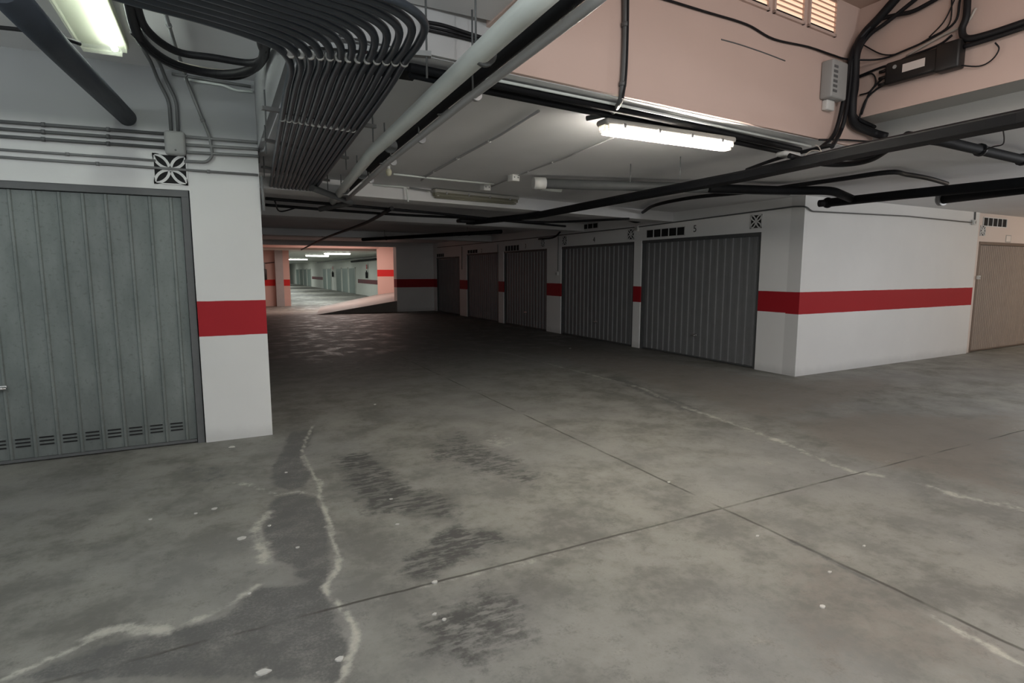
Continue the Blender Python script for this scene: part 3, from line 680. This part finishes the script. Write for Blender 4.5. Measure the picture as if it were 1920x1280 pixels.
long_pipe([(1.137,1.482,2.430),(1.154,1.710,2.430),(1.195,2.907,2.430),(1.273,4.630,2.430),(1.443,7.297,2.420)], .021, M['gpipe'], 'thin pale pipe right of the thick drain pipe', (.22, .40, .55, .72), M['galv'], zt)
long_pipe([(1.181,1.675,2.530),(1.199,1.948,2.530),(1.237,3.262,2.530),(1.316,5.073,2.530),(1.451,7.492,2.520)], .034, M['blackpipe'], 'dark pipe between the thick and the thin pale drain pipes', (.3, .6), M['greyd'], zt)
pipe('drain_pipe', [(0.942,6.596,2.440),(1.551,7.516,2.410),(1.262,8.191,2.380)], .035, M['greyd'], 'dark sloping branch pipe joining the drain pipes at the pale beam')

long_pipe([(3.528,15.869,2.400),(5.632,11.574,2.420)], .045, M['blackpipe'], 'dark pipe under the ceiling near the far opening', (.2, .8), M['black'], zt)
# black pipe sticking into the left wall
pipe('drain_pipe', [(-0.706,3.028,2.660),(-0.690,4.111,2.730),(-.60,5.80,2.80)], .068, M['bluepipe'], 'thick dark pipe running into the wall above the grey-green door', bend=.3, n=20)
cable('electric_cable', [(-1.153,4.491,2.950),(-0.932,4.359,2.920),(-0.776,4.306,2.900),(-0.676,4.454,2.920)], .012, M['black'], 'dark cable crossing the thick dark pipe at the top left')

# ------------------------------------------------------------------ conduits on the left wall
WL = 5.735
def yl(*q): return [Vector(p) for p in q]
G5 = 'conduits along the top of the left wall'
hl = [((0,228),(312,253)), ((0,241),(312,265)), ((0,256),(312,276))]
rows = [[(-1.591,5.735,2.665),(-0.329,5.735,2.691)], [(-1.596,5.735,2.612),(-0.333,5.735,2.634)], [(-1.600,5.735,2.558),(-0.336,5.735,2.577)]]
nm = ['upper', 'middle', 'lower']
for i, (a, b_) in enumerate(rows):
    pipe('wall_conduit', [a, b_], .013, M['greyd'], '%s of the three dark conduits left of the grey junction box' % nm[i], 'conduit', group=G5, clips=(.35, .68), n=8)
rows = [[(-0.197,5.735,2.682),(0.327,5.735,2.690)], [(-0.202,5.735,2.616),(0.329,5.735,2.631)], [(-0.205,5.735,2.555),(0.330,5.735,2.571)]]
for i, (a, b_) in enumerate(rows):
    b_ = Vector(b_); pipe('wall_conduit', [a, b_, b_+Vector((.04,.0,0)), b_+Vector((.06,.30,0))], .013, M['greyp'], '%s of the three short conduits between the junction box and the wall corner' % nm[i], 'conduit', bend=.03, group=G5, n=8)
pipe('wall_conduit', [(-1.612,5.745,2.463),(-0.760,5.745,2.468),(-0.421,5.745,2.468)], .010, M['greyp'], 'thin conduit just above the lowest one on the left wall', 'conduit', group=G5, clips=(.5,), n=8)
pipe('wall_conduit', [(-1.616,5.745,2.409),(-0.764,5.745,2.409),(0.362,5.745,2.408)], .011, M['greyp'], 'lowest conduit on the left wall, crossing the petal block', 'conduit', group=G5, clips=(.4, .8), n=8)
pipe('wall_conduit', [(0.388,5.740,2.400),(0.395,5.740,2.094)], .012, M['greyp'], 'short upright conduit on the corner of the left pillar', 'conduit', n=8)
t = thing('junction_box', 'grey rounded junction box on the left wall conduits', 'junction box', (-0.278,5.740,2.518))
F = frame((-0.269,5.760,2.619), (1,0,0), (0,-1,0))
MB(F).bbox((-.078,0,-.10),(.078,.06,.10), .025, 4).build('box_body', M['box'], t)
MB(F).tube([(0,.06,-.06),(0,.064,-.06)], .008, 10).build('screw', M['greyd'], t)
pipe('wall_conduit', [(-0.439,4.942,3.200),(-0.389,5.584,3.200),(-0.360,5.738,3.109),(-0.293,5.738,2.957),(-0.294,5.738,2.708)], .014, M['greyd'], 'left of the two conduits dropping into the grey junction box', 'conduit', group='conduits dropping into the grey junction box', n=8)
pipe('wall_conduit', [(-0.388,4.936,3.200),(-0.330,5.580,3.200),(-0.302,5.738,3.117),(-0.239,5.738,2.964),(-0.243,5.738,2.713)], .014, M['greyd'], 'right of the two conduits dropping into the grey junction box', 'conduit', group='conduits dropping into the grey junction box', n=8)
pipe('wall_conduit', [(-0.217,4.417,3.190),(-0.196,5.053,3.190),(-0.175,5.442,3.190),(-0.147,5.735,3.122),(-0.067,5.735,2.876),(-0.008,5.735,2.702),(0.007,5.735,2.543),(-0.041,5.735,2.485),(-0.214,5.735,2.479)], .013, M['greyp'], 'pale conduit coming down the left wall from the ceiling beside the cable loops', 'conduit', bend=.05, clips=(.12,.55,.75), n=8)
pipe('wall_conduit', [(-0.260,5.735,3.182),(0.339,5.735,3.163)], .012, M['greyp'], 'pale conduit along the ceiling edge above the left pillar', 'conduit', n=8)
pipe('wall_conduit', [(-0.173,5.740,3.154),(0.128,5.740,3.144),(0.209,5.740,3.116),(0.354,5.740,3.122)], .011, M['wpipe'], 'lower pale conduit just under the ceiling above the left pillar', 'conduit', n=8)
# sagging cable loops between the luminaire and the ducts
GL = 'black cables sagging behind the duct bundle'
loops = [([(-0.365,3.924,3.050),(-0.361,4.420,3.000),(-0.214,4.679,2.950),(0.042,4.785,2.950),(0.244,4.632,2.950),(0.336,4.332,2.950),(0.286,3.428,2.800)], .030, 'thickest black cable sagging beside the lit cream luminaire'),
    ([(-0.334,3.908,3.050),(-0.313,4.319,3.020),(-0.171,4.516,2.980),(0.046,4.532,2.980),(0.273,4.496,2.970),(0.341,4.255,2.950),(0.301,3.421,2.800)], .024, 'upper black cable of the sagging loops, touching the ceiling'),
    ([(-0.400,4.350,3.000),(-0.269,4.576,2.930),(-0.059,4.755,2.930),(0.178,4.773,2.930),(0.320,4.455,2.930),(0.322,3.807,2.850)], .010, 'thin black cable hanging lowest among the sagging loops'),
    ([(-0.286,4.890,3.050),(-0.107,4.834,3.000),(0.113,4.844,3.000),(0.284,4.707,3.000),(0.346,4.557,3.000)], .008, 'thin pale cable among the sagging loops'),
    ([(0.242,3.272,2.750),(0.283,3.782,2.850),(0.341,4.255,2.950)], .014, 'short black cable dropping from the ducts to the sagging loops')]
for i, (p, r, l) in enumerate(loops): cable('electric_cable', p, r, M['wire'] if i == 3 else M['black'], l, group=GL)
cq = [([(0.950,2.843,2.763),(1.065,2.853,2.770),(1.214,2.866,2.761),(1.373,2.881,2.754)], .009, 'topmost of the three black cables on the grey wall left of the thick drain pipe'),
    ([(0.951,2.845,2.746),(1.080,2.856,2.749),(1.215,2.868,2.746),(1.367,2.882,2.740)], .007, 'middle of the three black cables on the grey wall left of the thick drain pipe'),
    ([(0.950,2.845,2.729),(1.079,2.856,2.731),(1.215,2.868,2.731),(1.357,2.881,2.725)], .007, 'lowest of the three black cables on the grey wall left of the thick drain pipe')]
for p, r, l in cq: cable('electric_cable', p, r, M['black'], l, group='black cables left of the thick drain pipe')
# ------------------------------------------------------------------ pipes under the pink wall
GP = 'black pipes under the pink cross wall'
pipe('cable_pipe', [(0.927,2.974,2.585),(1.339,3.015,2.585),(2.552,3.134,2.585),(4.516,3.400,2.585)], .022, M['blackpipe'], 'front black pipe directly under the pink cross wall', 'pipe', bend=.02, group=GP)
pipe('cable_pipe', [(0.944,3.030,2.570),(1.375,3.098,2.570),(2.638,3.237,2.570),(4.590,3.506,2.570)], .020, M['blackpipe'], 'rear black pipe under the pink cross wall', 'pipe', bend=.02, group=GP)
pipe('wall_conduit', [(1.342,2.987,2.600),(2.514,3.088,2.600),(4.527,3.308,2.600)], .009, M['wpipe'], 'pale conduit between the pink wall and the black pipes', 'conduit', bend=.02, n=8)
pipe('wall_conduit', [(1.405,3.128,2.600),(2.651,3.254,2.600),(4.662,3.509,2.600)], .008, M['gpipe'], 'pale conduit between the two black pipes under the pink wall', 'conduit', bend=.02, n=8)
MB().box((.68,3.02,2.58),(1.0,3.16,2.62)).build('cable_tray', M['blackpipe'], None, 'short black tray left of the thick drain pipe', 'tray')

# conduits with bulb on the rear ceiling
pipe('ceiling_conduit', [(1.955,3.445,2.607),(2.021,4.149,2.607),(2.058,5.007,2.607),(2.134,6.296,2.607),(2.176,6.616,2.607)], .010, M['gpipe'], 'thin pale conduit across the ceiling left of the warm luminaire', 'conduit', clips=(.3,.55,.8), clip_m=M['boxw'], n=8)
pipe('ceiling_conduit', [(2.873,3.851,2.610),(2.974,4.755,2.610),(3.010,5.413,2.610),(3.056,5.930,2.610),(3.096,6.667,2.600)], .007, M['gpipe'], 'thin conduit across the ceiling below the warm luminaire', 'conduit', clips=(.4,.6), clip_m=M['boxw'], n=8)
pipe('ceiling_conduit', [(1.754,6.283,2.600),(2.155,6.360,2.600),(3.038,6.448,2.600)], .011, M['wpipe'], 'pale conduit between the bulb holder and the unlit luminaire', 'conduit', n=8)
t = thing('light_bulb', 'cream bulb in a holder beside the thin pale pipe', 'bulb', (1.642,6.067,2.560))
bp = Vector((1.616,5.970,2.560)); MB().ball(bp, .032, 12, (1,1,1.25)).build('glass', M['bulb'], t)
MB().tube([bp+Vector((0,0,.03)), Vector((bp.x,bp.y,ZC+.005))], .018, 10).build('holder', M['boxw'], t)
for p, l in (((3.009,5.866,2.580), 'small white junction box on the ceiling right of the thin conduits'), ((3.006,6.630,2.570), 'small white junction box just above the unlit luminaire')):
    t = thing('junction_box', l, 'junction box', p); F = frame(p, (1,.17,0), (-.17,1,0))
    MB(F).bbox((-.05,-.05,-.03),(.05,.05,.05), .008, 2).build('box_body', M['boxw'], t)
    for q in (-.025, .025): MB(F).tube([(q,-.05,.01),(q,-.053,.01)], .008, 8).build('knockout', M['greyd'], t)
pipe('wall_conduit', [(1.747,7.180,2.603),(2.164,7.180,2.598),(2.175,7.160,2.419)], .011, M['wpipe'], 'short pale conduit turning down over the pale cross beam', 'conduit', bend=.03, n=8)
pipe('wall_conduit', [(2.205,7.180,2.594),(2.523,7.200,2.577)], .010, M['greyp'], 'pale conduit entering the left end of the unlit luminaire', 'conduit', n=8)
# grey pipe with white elbow running right
t = thing('drain_pipe', 'grey pipe with a white end cap under the rear ceiling', 'pipe', (3.251,5.807,2.530))
MB().tube([Vector((3.312,5.731,2.530)), Vector((5.069,5.209,2.530)), Vector((6.325,4.875,2.530))], .055, 14).build('tube', M['greyd'], t)
MB().tube([Vector((3.196,5.746,2.530)), Vector((3.333,5.720,2.530))], .066, 14).build('end_cap', M['boxw'], t)
MB().tube([Vector((3.391,5.905,2.510)), Vector((3.650,5.889,2.500))], .028, 10).build('branch', M['wpipe'], t)

# ------------------------------------------------------------------ black cable tray and cables on the right
def tray(pts, wd, h, label):
    o = thing('cable_tray', label, 'cable tray', pts[0]); P = [Vector(p) for p in pts]
    MB().rect(P, wd, h).build('tray', M['blackpipe'], o)
    MB().tube([p+Vector((-.03,0,h/2+.012)) for p in P], .016, 8).build('bundled_cable', M['black'], o)
    MB().tube([p+Vector((.035,0,h/2+.012)) for p in P], .014, 8).build('bundled_cable', M['duct'], o)
    return o
tray([(3.988,1.431,2.390),(4.054,1.656,2.390),(4.104,2.658,2.390),(4.261,3.729,2.390),(4.297,5.239,2.390),(4.402,7.908,2.390),(3.930,9.349,2.380)], .15, .055, 'long black cable tray running from the right edge down the lane')
for i, (p, l) in enumerate((((3.748,4.727,2.500), 'left thin rod holding the long black tray near the warm luminaire'), ((3.932,4.222,2.500), 'right thin rod holding the long black tray near the warm luminaire'))):
    MB().tube([Vector(p)-Vector((0,0,.06)), Vector((p[0],p[1],ZC if p[1] > 3.6 else 2.86))], .005, 6).build('hanger_rod', M['greyd'], None, l, 'rod')
cable('electric_cable', [(4.094,3.175,2.460),(4.354,3.125,2.420),(4.508,3.001,2.400),(4.520,2.796,2.400),(4.367,2.560,2.430)], .022, M['black'], 'thick black cable sagging under the tray beside the pale wire loop', group='cables hanging below the black tray')
cable('electric_cable', [(4.282,3.032,2.460),(4.434,2.911,2.420),(4.452,2.716,2.420),(4.344,2.560,2.450)], .014, M['black'], 'thinner black cable sagging just above the thickest one under the tray', group='cables hanging below the black tray')
cable('electric_cable', [(4.493,3.936,2.500),(4.404,3.574,2.520),(4.371,3.289,2.530),(4.383,3.017,2.540)], .016, M['black'], 'black cable resting along the top of the tray near the wall corner')
ring = []
c0 = Vector((4.276,3.086,2.440)); rd = Vector((math.cos(math.radians(-27)), math.sin(math.radians(-27)), 0))
for i in range(25): a = 2*PI*i/24; ring.append(c0+rd*(.078*math.cos(a))+Vector((0,0,.062*math.sin(a))))
ring += [c0+rd*.03+Vector((0,0,.09)), c0+rd*.0+Vector((0,0,.10))]
cable('wire_loop', ring, .0045, M['wire'], 'thin pale wire loop dangling from the black tray', 'wire', k=2)
MB().bbox(Vector((4.228,3.289,2.500))-Vector((.10,.05,.02)), Vector((4.228,3.289,2.500))+Vector((.10,.05,.02)), .02, 2).build('crumpled_sheet', M['boxw'], None, 'crumpled white plastic sheet lying on the black tray', 'plastic sheet')

pipe('drain_pipe', [(4.695,2.633,2.560),(5.049,2.592,2.560),(6.372,2.572,2.520),(7.430,2.571,2.500)], .040, M['blackpipe'], 'dark brown-black pipe slanting to the right edge beyond the tray', bend=.05, clips=(.35,.6), clip_m=M['black'], n=14)
cable('electric_cable', [(4.834,2.092,2.550),(5.281,2.266,2.500),(5.364,2.368,2.500),(5.465,2.471,2.500)], .005, M['black'], 'thin wire bracket below the near end of the long black tray')
t = thing('drain_pipe', 'black pipe with an elbow end in front of the white corner wall', 'pipe', (6.940,4.835,2.430))
P = [Vector((7.091,4.887,2.430)), Vector((7.120,3.942,2.430)), Vector((7.230,2.899,2.430)), Vector((7.230,2.497,2.430))]
MB().tube(P, .055, 16).build('tube', M['blackpipe'], t)
MB().ball(P[0], .068, 14).build('elbow', M['blackpipe'], t)
MB().tube([P[0]+Vector((-.10,.05,-.01)), P[0]], .045, 14).build('socket', M['black'], t)
pipe('drain_pipe', [(5.218,5.103,2.520),(6.219,4.794,2.520),(6.542,4.465,2.500),(7.139,4.580,2.440)], .050, M['blackpipe'], 'black pipe bending into the elbow by the white corner wall', bend=.15, n=14)
t = thing('drain_pipe', 'second black pipe with a ring clamp above the brown door wall', 'pipe', (7.874,3.953,2.400))
P = [Vector((7.740,3.904,2.400)), Vector((7.524,3.011,2.400)), Vector((7.442,2.604,2.400))]
MB().tube(P, .055, 14).build('tube', M['blackpipe'], t)
MB().tube([P[0], P[0]+(P[1]-P[0]).normalized()*.05], .075, 14).build('ring_clamp', M['galv'], t)
cable('electric_cable', [(6.601,7.965,2.560),(6.045,6.986,2.560),(5.956,6.114,2.570),(6.176,5.394,2.570),(6.246,4.271,2.570),(6.264,3.669,2.570),(6.578,3.658,2.570),(7.051,3.693,2.570),(7.673,3.812,2.570)], .026, M['black'], 'thick black cable along the ceiling from the door row to the right', k=5)
cable('electric_cable', [(7.440,9.644,2.640),(7.440,9.131,2.516),(7.440,8.818,2.634)], .022, M['black'], 'black cable elbow above the door row, beside the small white box')
cable('electric_cable', [(7.420,13.042,2.373),(7.440,12.278,2.388),(7.440,11.792,2.602),(7.440,10.898,2.695),(7.440,9.733,2.647)], .022, M['black'], 'black cable drooping above the pillar left of the door numbered 4')
# lines of cable on the far beams
for i, (p, r, l) in enumerate((([(0.550,7.636,2.420),(1.493,7.910,2.420),(2.812,8.326,2.420),(5.049,9.070,2.420),(6.177,7.790,2.420)], .020, 'upper black cable run under the pale cross beam'),
    ([(0.598,8.366,2.420),(1.323,8.586,2.420),(2.646,8.869,2.420),(3.946,8.927,2.420),(6.083,9.640,2.420)], .020, 'lower black cable run under the pale cross beam'),
    ([(0.658,7.724,2.410),(0.787,8.524,2.360),(0.997,8.242,2.400)], .010, 'black cable sagging in a V behind the left pillar'),
    ([(2.144,7.803,2.400),(2.382,10.673,2.400),(2.499,15.545,2.400),(2.988,24.469,2.400)], .028, 'thin dark pipe running down the lane towards the far opening'))):
    cable(('cable_run', 'cable_run', 'electric_cable', 'drain_pipe')[i], p, r, M['black'], l, 'pipe' if i == 3 else 'cable')
MB().bbox(Vector((3.799,9.200,2.400))-Vector((.14,.10,.03)), Vector((3.799,9.200,2.400))+Vector((.14,.10,.03)), .02, 2).build('tray_end', M['black'], None, 'black bracket where the long tray ends in the dark lane', 'bracket')

# conduit along the door row and round the white corner
pipe('wall_conduit', [(7.485,20.977,2.441),(7.485,13.442,2.422),(7.485,9.101,2.422),(7.485,5.667,2.479),(7.485,5.48,2.46),(7.62,5.49,2.40),(10.095,5.560,2.444),(12.207,5.600,2.424)], .011, M['greyd'], 'long dark conduit over the door row and around the white corner', 'conduit', bend=.06, n=8)
pipe('wall_conduit', [(7.485,12.176,2.410),(7.485,12.185,1.551)], .011, M['greyp'], 'upright conduit on the pillar left of the door numbered 4', 'conduit', n=8)
pipe('wall_conduit', [(7.485,15.641,2.344),(7.485,15.609,1.678)], .011, M['greyp'], 'upright conduit on the pillar left of the middle door', 'conduit', n=8)
pipe('wall_conduit', [(7.485,18.486,2.388),(7.485,18.509,1.606)], .012, M['greyp'], 'upright conduit on the pillar beside the last door', 'conduit', n=8)
for p, u, s, l in (((7.500,12.209,1.485), R_, .04, 'small pale switch box on the pillar left of the door numbered 4'), ((7.500,9.183,2.396), R_, .05, 'small white junction box over the pillar between the doors 4 and 5'),
    ((12.287,5.620,2.428), L_, .045, 'small grey junction box at the right end of the white wall'), ((12.671,5.640,1.431), L_, .035, 'small pale switch at the right edge of the white wall')):
    t = thing('switch_box', l, 'box', p); F = frame(p, *u)
    MB(F).bbox((-s,0,-s),(s,.045,s), .008, 2).build('box_body', M['boxw'], t); MB(F).bbox((-s*.5,.045,-s*.5),(s*.5,.05,s*.5), .003, 1).build('switch_plate', M['box'], t)
pipe('wall_conduit', [(12.352,5.620,2.478),(12.331,5.620,2.782)], .012, M['greyd'], 'short conduit rising from the junction box at the end of the white wall', 'conduit', n=8)
cable('electric_cable', [(11.046,5.500,2.675),(11.887,5.500,2.765),(12.549,5.550,2.767),(14.094,5.600,2.690)], .016, M['black'], 'dark cable drooping above the brown door wall')

# ------------------------------------------------------------------ shaft wall: louvres, boxes, cables
nw = Vector((PY1-PY0, -(PX1-PX0), 0)).normalized(); uw = Vector((PX1-PX0, PY1-PY0, 0)).normalized()
for i, (a, b_, l) in enumerate(((3.31, 3.66, 'left of the three cream louvre vents high on the pink wall'), (3.75, 4.10, 'middle of the three cream louvre vents high on the pink wall'), (4.19, 4.54, 'right of the three cream louvre vents high on the pink wall'))):
    F = frame((a, py(a), 3.45), uw, nw); t = thing('louvre_vent', l, 'vent', (a, py(a), 3.45), 'cream louvre vents on the pink wall'); wd = b_-a
    MB(F).box((-.02,0,-.02),(0,.02,.26)).box((wd,0,-.02),(wd+.02,.02,.26)).box((-.02,0,.25),(wd+.02,.02,.27)).box((-.02,0,-.02),(wd+.02,.02,0)).build('vent_frame', M['pink'], t)
    MB(F).box((0,.001,0),(wd,.003,.25)).build('opening', M['sky'], t)
    MB(F).box((0,.002,0),(wd,.005,.022)).build('gap', M['dark'], t)
    for k in range(6):
        z = .035+k*.038; MB(F).add([(0,.004,z+.022),(wd,.004,z+.022),(wd,.022,z),(0,.022,z),(0,.004,z+.027),(wd,.004,z+.027),(wd,.022,z+.005),(0,.022,z+.005)],
            [(0,1,2,3),(4,7,6,5),(0,4,5,1),(1,5,6,2),(2,6,7,3),(3,7,4,0)]).build('slat', M['louvre'], t)
F = frame((4.497,3.175,2.906), uw, nw); t = thing('control_box', 'grey slotted plastic box on the pink wall left of the thick black cables', 'electrical box', F.translation)
MB(F).bbox((-.10,0,.02),(.12,.10,.31), .015, 3).build('box_body', M['box'], t)
q = MB(F)
for k in range(6): q.box((-.085,.098,.06+k*.037),(-.03,.1035,.078+k*.037))
q.build('slots', M['greyd'], t, 'dark slots in the box front')
MB(F).bbox((-.06,.0,-.06),(.05,.05,.02), .01, 2).build('terminal', M['boxw'], t)
F = frame((4.920,2.654,3.112), (0,-1,0), (-1,0,0)); t = thing('amplifier_box', 'black wall box with a white label and cable fittings', 'electrical box', F @ Vector((0,0,-.11)))
MB(F).bbox((-.27,.005,-.085),(.24,.085,.085), .02, 3).build('box_body', M['boxb'], t)
MB(F).bbox((.10,.0,-.10),(.26,.095,.10), .015, 2).build('box_cap', M['boxb'], t)
MB(F).box((-.13,.085,-.025),(.03,.088,.035)).build('label', M['paper'], t, 'blank white sticker')
for k in range(3): MB(F).tube([(-.27,.045,-.06+k*.05),(-.33,.045,-.06+k*.05)], .014, 8).build('cable_gland', M['boxb'], t)
MB(F).tube([(-.19,.085,.035),(-.19,.089,.035)], .015, 12).build('screw', M['box'], t)
pipe('wall_conduit', [(2.266,2.954,3.259),(2.275,2.954,2.989),(2.273,2.954,2.773),(2.257,2.953,2.589),(2.390,3.209,2.590),(2.286,3.368,2.580)], .017, M['greyd'], 'grey conduit running down the pink wall and bending left beneath it', 'conduit', bend=.09, clips=(.2,.5), n=10)
cable('electric_cable', [(2.275,2.934,3.253),(2.280,2.935,2.983),(2.275,2.934,2.736),(2.253,2.932,2.593)], .007, M['black'], 'thin black cable beside the conduit down the pink wall')
cable('electric_cable', [(2.558,2.990,3.257),(2.993,3.029,3.271),(3.432,3.069,3.285),(3.747,3.097,3.252),(4.189,3.137,3.284),(4.511,3.156,3.283),(4.715,3.155,3.282),(4.870,2.986,3.254),(4.890,2.795,3.269),(4.900,2.633,3.298),(4.900,2.478,3.356),(4.900,2.456,3.501)], .008, M['black'], 'thin black cable strung across the pink wall below the louvres')
MB().tube(smooth([(3.176,3.055,3.136),(3.365,3.072,3.142),(3.641,3.097,3.141),(3.917,3.122,3.133)], 4), .0045, 6).build('wall_chase', M['greyd'], None, 'old dark scar line on the pink wall below the thin cable', 'mark')
GV = 'thick black cables in the corner of the pink shaft'
vc = [([(4.860,2.816,3.732),(4.860,3.006,3.581),(4.860,3.120,3.499),(4.780,3.131,3.364),(4.783,3.131,3.163),(4.776,3.130,2.908),(4.846,3.147,2.783),(5.139,3.173,2.750),(5.190,3.077,2.700)], .034, 'thickest black cable curving down the shaft corner'),
    ([(4.880,2.670,3.657),(4.870,2.945,3.528),(4.860,3.082,3.469),(4.853,3.157,3.351),(4.863,3.158,3.098),(4.854,3.157,2.860),(5.178,3.178,2.800)], .016, 'second black cable just right of the thickest one in the shaft corner'),
    ([(4.890,2.561,3.578),(4.880,2.754,3.538),(4.880,2.892,3.558),(4.870,3.031,3.559),(4.791,3.142,3.419),(4.701,3.134,3.236),(4.662,3.130,2.978),(4.619,3.136,2.764),(4.556,3.141,2.639),(4.348,3.105,2.520)], .017, 'black cable passing right beside the grey slotted box'),
    ([(4.755,3.149,3.332),(4.749,3.148,3.079),(4.709,3.144,2.818),(4.663,3.150,2.686),(4.349,2.993,2.520)], .017, 'purple-black cable between the slotted box and the thickest cable'),
    ([(4.890,2.406,3.551),(4.880,2.395,3.366),(4.880,2.415,3.282),(4.880,2.382,3.209),(4.880,2.258,3.192),(4.880,2.049,3.197),(4.880,1.859,3.205)], .024, 'thick black cable looping down by the black box and off to the right'),
    ([(4.880,2.401,3.157),(4.880,2.255,3.155),(4.880,2.046,3.162),(4.880,1.856,3.172)], .016, 'black cable leaving the black box to the right edge')]
for p, r, l in vc: cable('electric_cable', p, r, M['black'], l, group=GV)
GT = 'thin cables on the right shaft wall'
tc = [([(4.900,3.156,3.426),(4.900,2.986,3.296),(4.900,2.840,3.265),(4.900,2.633,3.306),(4.900,2.513,3.358),(4.900,2.512,3.560)], .005, 'thin cable looping from the thick cables up past the black box'),
    ([(4.900,2.645,3.310),(4.900,2.550,3.390),(4.900,2.486,3.531)], .005, 'thin cable slanting up to the shaft ceiling left of the looping cable'),
    ([(4.900,3.165,3.182),(4.900,2.999,3.197),(4.900,2.875,3.196),(4.890,2.791,3.208),(4.900,2.573,3.232),(4.900,2.488,3.271)], .009, 'black cable feeding the black box from above left'),
    ([(4.900,3.164,3.169),(4.900,3.062,3.169),(4.900,3.025,3.087),(4.900,3.073,3.029),(4.900,3.153,3.024)], .006, 'small ring of thin cable left of the black box'),
    ([(4.880,2.876,3.144),(4.900,2.983,3.097),(4.900,3.072,3.016),(4.900,3.127,2.858)], .008, 'thin cable dropping from the left end of the black box'),
    ([(4.880,2.813,3.066),(4.900,2.946,3.053),(4.900,3.029,3.026),(4.900,3.103,2.960),(4.900,3.147,2.819)], .008, 'second thin cable dropping from the left end of the black box'),
    ([(4.870,2.420,3.037),(4.890,2.294,2.994),(4.890,2.216,3.014),(4.890,2.181,3.073),(4.890,2.207,3.123)], .005, 'thin cable curling out of the right end of the black box'),
    ([(4.900,2.797,3.224),(4.900,2.577,3.287),(4.900,2.407,3.320),(4.900,2.349,3.406)], .009, 'pale grey cable behind the thin black ones on the right shaft wall')]
for i, (p, r, l) in enumerate(tc): cable('electric_cable', p, r, M['wire'] if i == 7 else M['black'], l, group=GT)
pipe('wall_conduit', [(4.406,3.147,2.609),(4.735,3.167,2.645),(5.253,3.214,2.688)], .008, M['black'], 'short black tie bar across the cables at the foot of the shaft corner', 'conduit', n=8)

# ------------------------------------------------------------------ far hall fittings
def extinguisher(c, s, label):
    t = thing('fire_extinguisher', label, 'fire extinguisher', c)
    MB().tube([Vector(c), Vector(c)+Vector((0,0,.45*s))], .09*s, 12).build('cylinder', M['dark'], t)
    MB().tube([Vector(c)+Vector((0,0,.45*s)), Vector(c)+Vector((0,0,.58*s))], .04*s, 10).build('valve', M['black'], t)
    MB().bbox(Vector(c)+Vector((0,-.14,.68*s)), Vector(c)+Vector((.02,.14,1.0*s)), .005, 1).build('sign', M['red'], t, 'red sign plate above the cylinder')
extinguisher((9.70,42.7,1.02), 1.0, 'dark extinguisher under a red sign on the far hall wall')
extinguisher((9.70,56.9,1.0), 1.0, 'dark extinguisher between the third and fourth hall doors')
F = frame((1.95,32.48,.9), (1,0,0), (0,-1,0)); t = thing('intercom_box', 'black box with a cable on the pink wall beside the left pillar', 'electrical box', (1.95,32.48,.9))
MB(F).bbox((-.25,0,.2),(.25,.2,.75), .03, 2).build('box_body', M['boxb'], t); MB(F).bbox((-.25,0,.75),(.2,.12,1.1), .03, 2).build('screen', M['greyp'], t)
MB(F).tube([(.2,.05,1.05),(.55,.05,1.1),(.9,.05,1.12)], .02, 8).build('cord', M['black'], t)
for i, (p, l) in enumerate((([(9.6,31.2,2.35),(9.5,38,2.35),(9.5,47,2.30)], 'dark pipe under the far hall ceiling on the right'), ([(8.9,31.2,2.45),(8.9,45,2.45),(8.8,60,2.4)], 'grey pipe beside the dark one under the far hall ceiling'))):
    pipe('drain_pipe', p, .07, M['blackpipe'] if i == 0 else M['greyp'], l, bend=.2)

# ------------------------------------------------------------------ bits of litter on the floor
lit = [((0.016,5.505,0.000),.05),((-0.471,4.081,0.000),.02),((-0.220,4.051,0.000),.02),((-0.114,4.081,0.000),.035),((0.031,3.535,0.000),.05),((0.375,4.594,0.000),.02),((0.188,3.644,0.000),.02),((0.308,3.270,0.000),.02),((0.045,2.886,0.000),.015),((0.065,2.259,0.000),.05),((0.344,2.206,0.000),.035),
    ((1.541,6.561,-0.000),.03),((0.961,3.711,0.000),.02),((0.893,3.309,0.000),.02),((0.877,2.575,0.000),.03),((0.787,2.319,0.000),.02),((0.812,2.261,0.000),.02),((2.877,3.092,-0.000),.025),((2.414,1.555,0.000),.03),((2.734,1.737,0.000),.02),((3.175,1.830,0.000),.02),((6.233,9.646,0.000),.05),((2.739,2.192,0.000),.02)]
wh = ['by the foot of the left pillar', 'far left on the bare concrete', 'left of the damp run', 'just right of its twin left of the damp run', 'beside the pale rim of the damp run', 'in the upper damp patch near the pillar', 'at the dark edge of the middle damp patch',
    'inside the middle damp patch', 'at the start of the lower damp stain', 'at the bottom edge inside the damp stain', 'at the right rim of the lower damp stain', 'on the dark lane beyond the pillar', 'on the upper tyre mark', 'at the lower end of the upper tyre mark',
    'on the cross joint left of centre', 'left of a pair below the cross joint', 'right of a pair below the cross joint', 'left of the crossing of the two joints', 'right of the joint at the lower right', 'just beside the cracked joint', 'right of the cracked joint', 'in front of the door numbered 4', 'just right of the joint crossing']
for (p, s), l in zip(lit, wh):
    n = 7; ph = random.random()*6; poly = [(p[0]+s*.5*(1+.35*math.sin(3*i+ph))*math.cos(2*PI*i/n+ph), p[1]+s*.35*(1+.3*math.cos(5*i))*math.sin(2*PI*i/n+ph)) for i in range(n)]
    MB().prism(poly, .0, .006).build('paper_scrap', M['flake'], None, 'tiny white scrap on the floor '+l, 'litter', 'white scraps on the floor')
